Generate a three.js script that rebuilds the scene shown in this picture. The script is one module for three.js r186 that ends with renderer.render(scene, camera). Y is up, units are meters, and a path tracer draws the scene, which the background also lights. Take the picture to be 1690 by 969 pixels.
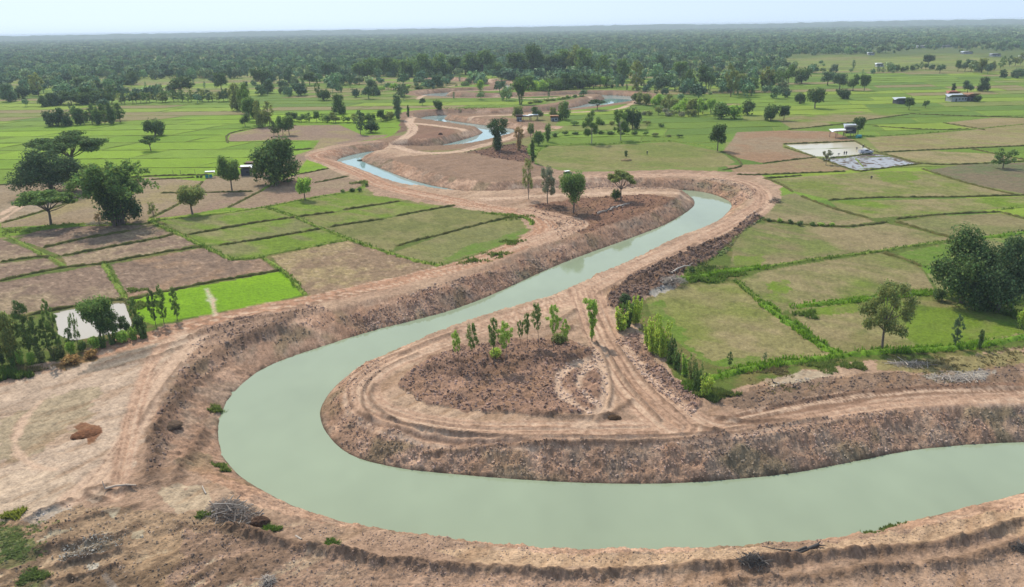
import * as THREE from 'three';
import { mergeGeometries } from 'three/addons/utils/BufferGeometryUtils.js';
import { MarchingCubes } from 'three/addons/objects/MarchingCubes.js';

// ------------------------------------------------------------------ camera, sky, sun, exposure
const W = 1024, HGT = 587;
const scene = new THREE.Scene();
const EYE = 50, FPX = 1253, PX0 = 845, PY0 = 484.5;               // drone height in metres; focal length and centre in photo pixels
const camera = new THREE.PerspectiveCamera(2 * Math.atan(PY0 / FPX) * 180 / Math.PI, W / HGT, 1, 60000);
camera.position.set(0, EYE, 0);
camera.rotation.set(-19.37 * Math.PI / 180, 0, -0.95 * Math.PI / 180, 'YXZ');
camera.updateMatrixWorld();

const SUN_AZ = 28 * Math.PI / 180, SUN_EL = 48 * Math.PI / 180;    // sun stands ahead of the camera, to the left
const sunDir = new THREE.Vector3(-Math.sin(SUN_AZ) * Math.cos(SUN_EL), Math.sin(SUN_EL), -Math.cos(SUN_AZ) * Math.cos(SUN_EL));
{
  const w = 512, h = 256, a = new Float32Array(w * h * 4);
  for (let r = 0; r < h; r++) for (let c = 0; c < w; c++) {
    const el = ((r + 0.5) / h - 0.5) * Math.PI, az = ((c + 0.5) / w - 0.5) * 2 * Math.PI;
    const e = Math.max(el, 0), t = 1 - Math.exp(-e / 0.42);
    const d = Math.cos(e) * Math.cos(az) * sunDir.x + Math.sin(e) * sunDir.y + Math.cos(e) * Math.sin(az) * sunDir.z;
    const g = Math.exp(-Math.acos(Math.min(1, Math.max(-1, d))) / 0.55);
    const k = (r * w + c) * 4;
    a[k] = 0.46 + (0.34 - 0.46) * t + 1.22 * g; a[k + 1] = 0.60 + (0.52 - 0.60) * t + 1.20 * g; a[k + 2] = 0.80 + (0.84 - 0.80) * t + 0.85 * g; a[k + 3] = 1;
  }
  const sky = new THREE.DataTexture(a, w, h, THREE.RGBAFormat, THREE.FloatType);
  sky.mapping = THREE.EquirectangularReflectionMapping; sky.magFilter = sky.minFilter = THREE.LinearFilter; sky.needsUpdate = true;
  scene.background = sky; scene.environment = sky;
}
const sun = new THREE.DirectionalLight(new THREE.Color(1, 0.935, 0.82), 4.4);
sun.position.copy(sunDir).multiplyScalar(900); sun.target.position.set(0, 0, 0);
sun.castShadow = true; sun.shadow.mapSize.set(4096, 4096);
Object.assign(sun.shadow.camera, { left: -500, right: 500, top: 500, bottom: -500, near: 1, far: 3000 });
scene.add(sun, sun.target);
scene.fog = new THREE.FogExp2(new THREE.Color(0.77, 0.87, 0.97), 0.00011);
const EXPOSURE = 1.14;
const ALB = 0.66;                                                  // photo tone of a sunlit surface -> base colour

// ------------------------------------------------------------------ helpers
function rng(seed) { let s = seed >>> 0; return () => { s = (s + 0x6D2B79F5) >>> 0; let t = s; t = Math.imul(t ^ (t >>> 15), t | 1); t ^= t + Math.imul(t ^ (t >>> 7), t | 61); return ((t ^ (t >>> 14)) >>> 0) / 4294967296; }; }
const clamp = (v, a = 0, b = 1) => v < a ? a : v > b ? b : v;
const mix = (a, b, t) => a + (b - a) * t;
const smooth = (a, b, v) => { const t = clamp((v - a) / (b - a)); return t * t * (3 - 2 * t); };
const lin = v => v <= 0.04045 ? v / 12.92 : ((v + 0.055) / 1.055) ** 2.4;
const rgb = (r, g, b, k = ALB) => [lin(r / 255) * k, lin(g / 255) * k, lin(b / 255) * k];
const color = (r, g, b, k = ALB) => new THREE.Color().setRGB(...rgb(r, g, b, k));
const NT = new Float32Array(65536); { const r = rng(77); for (let i = 0; i < 65536; i++) NT[i] = r(); }
function noise(x, y) {
  const xi = Math.floor(x), yi = Math.floor(y), fx = x - xi, fy = y - yi, u = fx * fx * (3 - 2 * fx), v = fy * fy * (3 - 2 * fy);
  const a = (yi & 255) << 8, b = ((yi + 1) & 255) << 8, c = xi & 255, d = (xi + 1) & 255;
  return mix(mix(NT[a + c], NT[a + d], u), mix(NT[b + c], NT[b + d], u), v) - 0.5;
}
const fbm = (x, y, n = 3) => { let s = 0, a = 1, f = 1, t = 0; for (let i = 0; i < n; i++) { s += a * noise(x * f + i * 17.3, y * f - i * 9.1); t += a; a *= 0.55; f *= 2.07; } return s / t * 2; };
const hash = (i, j) => NT[((i * 131 + j * 7919) & 65535)];
// the point of the ground plane (or of a plane at height y) where a spot seen at photo pixel (px, py) lies
const ray = new THREE.Vector3();
function G(px, py, y = 0) {
  ray.set((px - PX0) / FPX, -(py - PY0) / FPX, -1).applyQuaternion(camera.quaternion);
  const t = (y - EYE) / Math.min(ray.y, -0.0035);
  return [ray.x * t, ray.z * t];
}
function pairs(a, y = 0) { const o = []; for (let i = 0; i < a.length; i += 2) o.push(G(a[i], a[i + 1], y)); return o; }
function curve(p, n = 4) {                                         // Catmull-Rom through world points
  const o = [];
  for (let i = 0; i < p.length - 1; i++) {
    const a = p[Math.max(i - 1, 0)], b = p[i], c = p[i + 1], d = p[Math.min(i + 2, p.length - 1)];
    for (let k = 0; k < n; k++) {
      const t = k / n, f = q => 0.5 * (2 * b[q] + (c[q] - a[q]) * t + (2 * a[q] - 5 * b[q] + 4 * c[q] - d[q]) * t * t + (3 * b[q] - a[q] - 3 * c[q] + d[q]) * t * t * t);
      o.push([f(0), f(1)]);
    }
  }
  o.push(p[p.length - 1]);
  return o;
}
class Line {                                                       // polyline with a fast nearest query
  constructor(p) {
    this.p = p; this.len = [0]; this.chunks = [];
    for (let i = 1; i < p.length; i++) this.len.push(this.len[i - 1] + Math.hypot(p[i][0] - p[i - 1][0], p[i][1] - p[i - 1][1]));
    for (let i = 0; i < p.length - 1; i += 8) {
      const e = Math.min(i + 8, p.length - 1); let x0 = 1e9, x1 = -1e9, z0 = 1e9, z1 = -1e9;
      for (let k = i; k <= e; k++) { x0 = Math.min(x0, p[k][0]); x1 = Math.max(x1, p[k][0]); z0 = Math.min(z0, p[k][1]); z1 = Math.max(z1, p[k][1]); }
      this.chunks.push([x0, x1, z0, z1, i, e]);
    }
  }
  near(x, z, reach) {                                              // sets d (distance), off (signed sideways), along
    let best = reach * reach, hit = -1, ht = 0;
    for (const c of this.chunks) {
      const dx = x < c[0] ? c[0] - x : x > c[1] ? x - c[1] : 0, dz = z < c[2] ? c[2] - z : z > c[3] ? z - c[3] : 0;
      if (dx * dx + dz * dz >= best) continue;
      for (let i = c[4]; i < c[5]; i++) {
        const a = this.p[i], b = this.p[i + 1], ex = b[0] - a[0], ez = b[1] - a[1], l2 = ex * ex + ez * ez;
        let t = l2 ? ((x - a[0]) * ex + (z - a[1]) * ez) / l2 : 0; t = t < 0 ? 0 : t > 1 ? 1 : t;
        const qx = x - a[0] - ex * t, qz = z - a[1] - ez * t, q = qx * qx + qz * qz;
        if (q < best) { best = q; hit = i; ht = t; }
      }
    }
    if (hit < 0) { this.d = reach; return false; }
    const a = this.p[hit], b = this.p[hit + 1];
    this.d = Math.sqrt(best); this.along = mix(this.len[hit], this.len[hit + 1], ht);
    this.off = ((b[0] - a[0]) * (z - a[1]) - (b[1] - a[1]) * (x - a[0])) > 0 ? this.d : -this.d;
    return true;
  }
}
class Area {
  constructor(p) { this.p = p; this.b = [Math.min(...p.map(q => q[0])), Math.max(...p.map(q => q[0])), Math.min(...p.map(q => q[1])), Math.max(...p.map(q => q[1]))]; }
  has(x, z) {
    const b = this.b; if (x < b[0] || x > b[1] || z < b[2] || z > b[3]) return false;
    let c = false; const p = this.p;
    for (let i = 0, j = p.length - 1; i < p.length; j = i++) if ((p[i][1] > z) !== (p[j][1] > z) && x < (p[j][0] - p[i][0]) * (z - p[i][1]) / (p[j][1] - p[i][1]) + p[i][0]) c = !c;
    return c;
  }
}
const used = new Map();
function numbered(n) { const k = used.get(n) ?? 0; used.set(n, k + 1); return k ? `${n}_${String(k).padStart(3, '0')}` : n; }
function tag(o, label, category, group, kind) { if (label) o.userData.label = label; if (category) o.userData.category = category; if (group) o.userData.group = group; if (kind) o.userData.kind = kind; return o; }
function put(name, geo, mat, parent = scene) { const m = new THREE.Mesh(geo, mat); m.name = parent === scene ? numbered(name) : name; m.castShadow = m.receiveShadow = true; parent.add(m); return m; }
function thing(name, label, category, x, z, y, turn = 0, group) { const o = new THREE.Group(); o.name = numbered(name); o.position.set(x, y ?? ground(x, z), z); o.rotation.y = turn; scene.add(o); return tag(o, label, category, group); }

// ------------------------------------------------------------------ the canal
const WL = -2.5;                                                   // water level
const sideA = curve(pairs([1960, 742, 1780, 733, 1690, 731, 1600, 735, 1500, 745, 1400, 765, 1300, 783, 1200, 793, 1100, 799, 1000, 799, 900, 795, 800, 788, 700, 779, 640, 770, 590, 757, 560, 740, 540, 718, 530, 700, 527, 680, 535, 660, 550, 640, 575, 618, 610, 598, 660, 577, 720, 557, 780, 537, 850, 513, 900, 498, 960, 474, 1000, 455, 1050, 428, 1100, 405, 1150, 385, 1190, 360, 1207, 340, 1195, 328, 1160, 317, 1110, 313, 1030, 312, 950, 313, 870, 316, 799, 321, 742, 312, 704, 304.5, 668, 294, 634, 281, 606, 270, 594, 264, 606, 259, 634, 253], WL), 3);
const sideB = curve(pairs([1960, 800, 1780, 795, 1690, 812, 1640, 826, 1580, 840, 1500, 861, 1440, 877, 1350, 892, 1250, 900, 1150, 905, 1050, 907, 950, 906, 850, 902, 760, 893, 680, 882, 600, 868, 540, 853, 480, 832, 430, 806, 400, 787, 375, 760, 365, 735, 362, 710, 365, 690, 375, 665, 395, 640, 430, 612, 480, 590, 540, 570, 600, 551, 680, 530, 740, 514, 800, 492, 850, 470, 900, 447, 940, 430, 1000, 408, 1050, 390, 1100, 370, 1138, 347, 1147, 336, 1139, 325, 1100, 320.5, 1030, 319, 950, 320, 870, 322, 800, 325, 755, 323, 717, 317, 678, 311, 647, 302, 621, 291.6, 600, 284, 580, 277, 562, 272, 556, 267, 566, 260, 600, 252, 630, 248], WL), 3);
const canalNear = [...sideA, ...sideB.slice().reverse()];
const midline = curve(pairs([683, 245, 740, 243.5, 795, 231, 822, 222, 824, 216, 800, 212, 757, 206, 722, 201, 711, 197, 726, 193, 770, 192, 830, 192, 900, 187, 960, 180, 1010, 170.5, 1030, 164, 1012, 159.5, 960, 159, 880, 162, 800, 164.5, 745, 162.5, 714, 160, 720, 156, 760, 153.5, 820, 152, 848, 146, 820, 140, 775, 137, 730, 134], WL), 4);
const wideAt = [[1012, 168, 45, 8], [745, 161.5, 40, 5], [800, 222, 30, 1.5]].map(([x, y, r, w]) => [...G(x, y, WL), r, w]);
const halfWidth = (x, z) => wideAt.reduce((a, [X, Z, r, w]) => a + w * Math.exp(-((x - X) ** 2 + (z - Z) ** 2) / (r * r)), 8);
const farL = [], farR = [];
midline.forEach((p, i) => { const a = midline[Math.max(i - 1, 0)], b = midline[Math.min(i + 1, midline.length - 1)], l = Math.hypot(b[0] - a[0], b[1] - a[1]) || 1, hw = halfWidth(p[0], p[1]), nx = -(b[1] - a[1]) / l * hw, nz = (b[0] - a[0]) / l * hw; farL.push([p[0] + nx, p[1] + nz]); farR.push([p[0] - nx, p[1] - nz]); });
const nearArea = new Area(canalNear), nearLine = new Line([...canalNear, canalNear[0]]), midLine = new Line(midline);
let canalFar = false;
function canalDist(x, z) {                                         // metres from the water's edge, negative in the water
  canalFar = false; let s = 45;
  if (nearLine.near(x, z, 45)) s = nearArea.has(x, z) ? -nearLine.d : nearLine.d;
  if (midLine.near(x, z, 45)) { const q = midLine.d - halfWidth(x, z); if (q < s) { s = q; canalFar = true; } }
  return s;
}
const bankAt = [[600, 520, 8], [380, 600, 8.5], [330, 700, 9], [400, 830, 5], [700, 900, 4], [1300, 900, 4], [850, 430, 7.5], [1050, 370, 6], [700, 750, 5.2], [1100, 760, 5.2], [1550, 700, 5.6], [560, 640, 5], [800, 540, 3.4], [1000, 460, 3.4], [1150, 390, 3.6], [700, 280, 6], [950, 300, 5], [1180, 320, 5]].map(([x, y, w]) => [...G(x, y), w]);
function bankWidth(x, z) { let a = 0, b = 0; for (const [X, Z, w] of bankAt) { const d = 1 / (1 + ((x - X) ** 2 + (z - Z) ** 2)) ** 1.5; a += d * w; b += d; } return a / b; }

// ------------------------------------------------------------------ tracks, ridges, soil patches, fields (traced on the ground)
// [points, width, ruts: sideways offsets, tone]
const TAN = rgb(194, 158, 135), TANL = rgb(212, 180, 157), TAND = rgb(148, 116, 97), ORANGE = rgb(186, 142, 116);
const tracks = [
  [[170, 572, 255, 550, 330, 530, 400, 514, 500, 497, 600, 476, 700, 453, 780, 433, 850, 407, 893, 386, 900, 370, 880, 353, 845, 345, 760, 332, 680, 318, 630, 305, 600, 290, 560, 273, 524, 259, 536, 251, 600, 243, 645, 238], 6.2, [-1.9, -0.6, 0.9, 2.1], ORANGE],
  [[1690, 650, 1550, 654, 1450, 661, 1350, 677, 1250, 695, 1150, 709, 1000, 713, 850, 714, 760, 711, 680, 699, 622, 680, 598, 655, 602, 628, 640, 601, 700, 576, 780, 546, 870, 516, 940, 493, 1000, 463, 1080, 426, 1150, 396, 1220, 361, 1258, 336, 1254, 315, 1222, 299, 1150, 289, 1050, 290, 960, 293, 900, 300, 850, 303], 5.6, [-1.8, -0.7, 0.8, 1.9], TAN],
  [[1900, 640, 1690, 640, 1550, 644, 1440, 653, 1340, 668, 1250, 686, 1190, 700], 3, [-0.9, 0.7], TAND],
  [[1690, 662, 1550, 666, 1450, 674, 1340, 692, 1240, 712, 1100, 722, 950, 724], 2.2, [0], TAN],
  [[965, 480, 985, 530, 1010, 575, 1040, 625, 1080, 672, 1120, 705], 6.4, [-2.2, -1.1, 0.2, 1.3, 2.4], TAN],
  [[1030, 570, 1065, 612, 1110, 655, 1170, 700, 1240, 706], 1.8, [-0.3], TAN],
  [[988, 575, 1000, 620, 1003, 660, 985, 690, 960, 704], 1.8, [0.2], TANL],
  [[995, 588, 950, 598, 925, 618, 925, 645, 945, 668, 975, 683], 1.3, [], TANL],
  [[995, 597, 968, 605, 955, 625, 960, 645, 985, 668], 1.0, [], TANL],
  [[800, 328, 850, 326, 920, 322, 1000, 319, 1080, 318, 1132, 320], 3.6, [-0.8, 0.8], TANL],
  [[870, 345, 930, 360, 950, 372, 920, 385, 880, 400], 7, [-2, 0, 2], TAN],
  [[645, 238, 670, 226, 682, 211, 675, 200, 690, 191, 730, 187, 790, 184, 850, 182], 5.2, [-1, 1], TANL],
  [[684, 203, 742, 210, 770, 217, 752, 227, 700, 236, 650, 243], 3.8, [-0.8, 0.8], TANL],
  [[640, 238, 680, 249, 720, 251, 760, 248, 800, 239, 840, 228, 862, 216, 858, 208, 820, 203], 4.4, [-0.9, 0.9], TANL],
  [[862, 214, 880, 216, 905, 214, 920, 208], 6, [], TAN],
  [[820, 203, 780, 201, 765, 197, 790, 192, 860, 189, 1000, 181, 1040, 172, 1052, 163, 1020, 155, 940, 152, 860, 158], 3.6, [], TANL],
  [[940, 174, 962, 168, 975, 161, 950, 158, 880, 162, 780, 158, 830, 155, 860, 156], 3.2, [], TANL],
  [[690, 163, 696, 159, 724, 153, 762, 150, 820, 149, 840, 145, 820, 138, 800, 134, 828, 127], 4.2, [], TANL],
  [[740, 142, 780, 136, 800, 131, 790, 127], 3.5, [], TANL],
  [[330, 560, 300, 585, 265, 625, 245, 660, 215, 720, 160, 790, 120, 820], 3, [-0.8, 0.8], TANL],
  [[300, 545, 265, 575, 240, 620, 220, 690, 205, 760, 190, 820], 2.2, [0], TAN],
  [[70, 655, 35, 690, 24, 735, 55, 765, 90, 772], 0.7, [], TANL],
  [[0, 352, 20, 340, 45, 325], 1.6, [], TANL],
  [[0, 362, 30, 342, 50, 330], 1.0, [], TANL],
  [[340, 474, 350, 495, 355, 517], 0.8, [], rgb(190, 195, 160)],
].map(([p, w, r, c]) => ({ line: new Line(curve(pairs(p, 0.5), 4)), w, r, c }));
// low earth steps and ridges of the foreground, their dark shade lines also painted in colour: [points, height, width]
const ridges = [
  [[380, 872, 420, 884, 459, 897, 492, 905, 554, 915, 600, 925, 678, 934, 730, 938, 840, 943, 892, 951, 969, 950, 1046, 948, 1124, 938, 1201, 933, 1260, 928, 1324, 924, 1389, 917, 1453, 912, 1518, 905, 1582, 897, 1647, 876, 1720, 858], 0.62, 0.75],
  [[1200, 966, 1268, 959, 1324, 956, 1376, 951, 1440, 943, 1500, 938], 0.42, 0.8],
  [[1538, 938, 1582, 931, 1621, 920, 1662, 907, 1720, 880], 0.55, 0.8],
  [[60, 905, 130, 893, 200, 880, 225, 868], 0.4, 0.7], [[95, 927, 170, 915, 200, 905], 0.35, 0.5], [[70, 955, 150, 943, 200, 932], 0.35, 0.5],
  [[35, 858, 60, 845, 95, 832, 115, 824], 0.35, 0.5], [[85, 870, 150, 850, 225, 838], 0.25, 0.6], [[170, 825, 150, 818, 145, 808, 175, 800], 0.25, 0.5], [[172, 806, 190, 812, 225, 806, 262, 800], 0.3, 0.5],
  [[300, 868, 380, 880, 430, 893], 0.25, 0.6], [[250, 790, 262, 720, 285, 660, 330, 600, 400, 560, 480, 525], 0.4, 1.2], [[290, 800, 310, 740, 335, 690], 0.35, 0.9],
  [[300, 562, 340, 548, 420, 530, 500, 514], 0.3, 0.8], [[160, 600, 220, 584, 285, 566], 0.35, 0.8], [[180, 607, 250, 590, 300, 572], 0.3, 0.7],
  [[1690, 641, 1550, 640, 1440, 648, 1340, 660, 1270, 672], 0.3, 0.5], [[1180, 688, 1230, 696, 1300, 694], 0.28, 0.5], [[1150, 702, 1200, 716, 1280, 704, 1360, 690], 0.28, 0.5],
  [[700, 730, 850, 729, 1000, 729, 1100, 727, 1200, 720], 0.22, 0.5], [[660, 585, 720, 560, 760, 548], 0.25, 0.5], [[905, 540, 930, 526, 950, 512], 0.35, 0.6], [[920, 552, 945, 538], 0.35, 0.6],
  [[612, 690, 598, 662, 606, 632, 640, 606, 690, 584], 0.2, 0.28], [[640, 692, 690, 704, 780, 716, 900, 720, 1040, 720, 1160, 715, 1260, 700], 0.2, 0.28], [[1000, 570, 1022, 610, 1050, 650, 1090, 695], 0.2, 0.3], [[1018, 565, 1050, 610, 1090, 655, 1130, 690], 0.22, 0.3], [[985, 560, 1002, 600, 1010, 640, 1004, 672], 0.2, 0.3], [[1045, 470, 1100, 437, 1160, 408, 1215, 378, 1256, 344], 0.28, 0.4], [[985, 486, 1030, 460, 1090, 430, 1150, 402], 0.24, 0.35],
  [[300, 545, 420, 520, 520, 500, 620, 480], 0.22, 0.35], [[340, 560, 420, 538, 520, 514], 0.2, 0.35], [[230, 700, 262, 650, 300, 600], 0.2, 0.4], [[245, 730, 275, 680, 320, 628, 370, 590], 0.25, 0.45],
  [[650, 695, 620, 672, 610, 655, 618, 636], 0.22, 0.5], [[880, 685, 920, 690, 970, 690, 1010, 687], 0.3, 0.6], [[985, 695, 1020, 680, 1040, 660], 0.25, 0.6],
].map(([p, h, w]) => ({ line: new Line(curve(pairs(p, 0.5), 4)), h, w }));
// patches of soil: [outline, tone, relief, heaped height, edge wander]
const soil = [
  [[-200, 690, 0, 640, 60, 612, 200, 585, 280, 560, 330, 556, 300, 590, 262, 640, 240, 690, 225, 740, 205, 800, 130, 830, 0, 862, -200, 900], rgb(200, 176, 158), 0.14, 0, 3],
  [[0, 690, 80, 650, 170, 640, 150, 690, 60, 740, 0, 760], rgb(176, 158, 134), 0.14, 0, 2],
  [[-100, 800, 40, 770, 130, 790, 120, 830, 30, 850, -100, 870], rgb(206, 182, 162), 0.08, 0, 1.2],
  [[122, 706, 132, 700, 150, 701, 164, 708, 167, 718, 160, 728, 150, 735, 143, 726, 128, 716], rgb(138, 94, 68), 0.10, 0, 0.6],
  [[0, 862, 130, 830, 215, 850, 300, 850, 420, 885, 330, 969, 250, 1100, -200, 1100, -200, 880], rgb(178, 150, 124), 0.2, 0, 1.2],
  [[100, 905, 150, 890, 215, 872, 205, 905, 140, 925, 95, 925], rgb(112, 98, 84), 0.26, 0, 0.8],
  [[300, 880, 420, 895, 560, 920, 800, 950, 1000, 960, 1000, 1100, 250, 1100], rgb(176, 145, 126), 0.2, 0, 1.0],
  [[265, 815, 335, 812, 350, 840, 320, 855, 275, 845], rgb(200, 178, 154), 0.1, 0, 2.2],
  [[700, 910, 1000, 915, 1300, 908, 1500, 880, 1690, 830, 1800, 810, 1800, 870, 1600, 895, 1300, 925, 1000, 945, 800, 940], rgb(204, 172, 144), 0.12, 0, 0.8],
  [[1000, 955, 1300, 945, 1500, 925, 1690, 890, 1800, 900, 1800, 1100, 1000, 1100], rgb(180, 150, 130), 0.14, 0, 1],
  [[32, 862, 60, 845, 90, 838, 118, 821, 130, 820, 122, 838, 85, 852, 62, 864], rgb(196, 184, 174), 0.05, 0.1, 0.4],
  [[165, 848, 190, 843, 200, 844, 187, 859, 178, 850], rgb(206, 194, 172), 0.05, 0.1, 0.2], [[60, 892, 80, 878, 125, 872, 95, 884], rgb(200, 186, 162), 0.1, 0.05, 0.3], [[140, 930, 162, 928, 158, 940, 142, 942], rgb(206, 196, 182), 0.04, 0.05, 0.2], [[166, 950, 176, 948, 200, 975, 182, 975], rgb(200, 188, 180), 0.05, 0.1, 0.2], [[220, 880, 240, 876, 236, 890, 222, 892], rgb(200, 184, 160), 0.1, 0, 0.3],
  [[220, 905, 300, 900, 300, 960, 230, 1000, 205, 960], rgb(180, 150, 122), 0.14, 0, 2.4], [[1190, 704, 1270, 704, 1225, 712, 1150, 716], rgb(206, 180, 164), 0.03, 0, 0.3],
  [[-60, 868, 60, 878, 78, 900, 45, 930, -60, 940], rgb(128, 138, 84), 0.1, 0, 1.6], [[30, 945, 70, 935, 80, 990, 30, 990], rgb(116, 126, 76), 0.1, 0, 1],
  [[160, 590, 260, 568, 280, 580, 200, 605, 130, 615], rgb(140, 128, 118), 0.14, 0, 0.8],
  [[80, 603, 120, 588, 165, 575, 160, 592, 110, 606], rgb(150, 120, 82), 0.2, 0, 0.8],
  [[330, 540, 430, 522, 520, 505, 560, 520, 500, 545, 400, 575, 330, 620, 290, 690, 265, 790, 240, 790, 260, 690, 300, 610], rgb(170, 140, 122), 0.22, 0.12, 1.2],
  [[655, 640, 700, 600, 755, 575, 850, 562, 930, 560, 985, 572, 1002, 610, 1002, 655, 985, 684, 930, 690, 800, 684, 700, 672], rgb(158, 125, 108), 0.28, 0.35, 0.9],
  [[700, 612, 780, 590, 860, 590, 930, 575, 990, 578, 985, 596, 900, 600, 830, 618, 740, 625], rgb(138, 109, 94), 0.30, 0.4, 0.8],
  [[1010, 560, 1050, 545, 1080, 590, 1120, 628, 1160, 668, 1140, 690, 1080, 640], rgb(160, 128, 112), 0.28, 0.35, 0.8],
  [[1245, 352, 1195, 393, 1120, 422, 1060, 450, 1010, 480, 1000, 505, 1040, 520, 1062, 490, 1110, 470, 1130, 448, 1200, 418, 1225, 385, 1262, 362], rgb(128, 101, 86), 0.38, 0.55, 0.9],
  [[1068, 484, 1100, 470, 1116, 470, 1112, 478, 1085, 490], rgb(165, 160, 156), 0.05, -0.4, 0.3],
  [[1195, 668, 1240, 640, 1330, 625, 1440, 620, 1570, 618, 1690, 600, 1690, 640, 1550, 640, 1440, 650, 1330, 668, 1230, 684], rgb(140, 116, 100), 0.22, 0.12, 1.2],
  [[1450, 590, 1560, 588, 1690, 575, 1690, 600, 1570, 618, 1450, 612], rgb(150, 140, 96), 0.08, 0, 1],
  [[1510, 620, 1570, 612, 1640, 615, 1620, 632, 1540, 634], rgb(165, 156, 148), 0.16, 0, 1],
  [[1260, 622, 1330, 612, 1380, 612, 1340, 632, 1270, 640], rgb(190, 172, 152), 0.08, 0, 1],
  [[870, 338, 960, 326, 1070, 322, 1128, 330, 1130, 342, 1090, 360, 1040, 380, 985, 394, 950, 385, 960, 365, 900, 350], rgb(136, 101, 84), 0.24, 0.2, 0.9],
  [[870, 350, 920, 338, 985, 344, 960, 372, 925, 372], rgb(112, 88, 74), 0.14, 0, 0.9],
  [[620, 265, 700, 255, 860, 244, 900, 262, 900, 290, 850, 300, 760, 303, 690, 290], rgb(152, 124, 106), 0.12, 0.1, 1.2],
  [[770, 250, 850, 236, 890, 245, 880, 268, 830, 262], rgb(118, 88, 76), 0.22, 0.25, 1.0],
  [[690, 205, 740, 212, 752, 218, 735, 228, 690, 234, 672, 226], rgb(140, 106, 90), 0.14, 0, 0.8],
  [[600, 206, 670, 200, 672, 216, 640, 222, 600, 222], rgb(126, 98, 86), 0.25, 0.3, 0.8],
].map(([p, c, r, up, warp]) => ({ area: new Area(pairs(p, 0.3)), c, r, up, warp }));
const works = new Area(pairs([-500, 620, 0, 606, 100, 592, 200, 572, 245, 553, 262, 538, 330, 520, 510, 491, 700, 450, 728, 442, 780, 426, 855, 401, 874, 380, 858, 360, 810, 349, 760, 343, 690, 333, 620, 322, 590, 300, 545, 281, 513, 263, 525, 248, 600, 236, 636, 230, 660, 214, 660, 192, 700, 184, 860, 181, 925, 196, 910, 216, 885, 222, 868, 246, 884, 270, 940, 284, 1000, 284, 1110, 279, 1250, 284, 1288, 306, 1290, 330, 1258, 356, 1235, 378, 1206, 402, 1180, 425, 1132, 446, 1114, 476, 1066, 494, 1042, 505, 1062, 548, 1100, 597, 1140, 642, 1185, 660, 1230, 636, 1330, 612, 1440, 596, 1560, 590, 1690, 572, 2300, 560, 2300, 1600, -900, 1600], 0.2));
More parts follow.
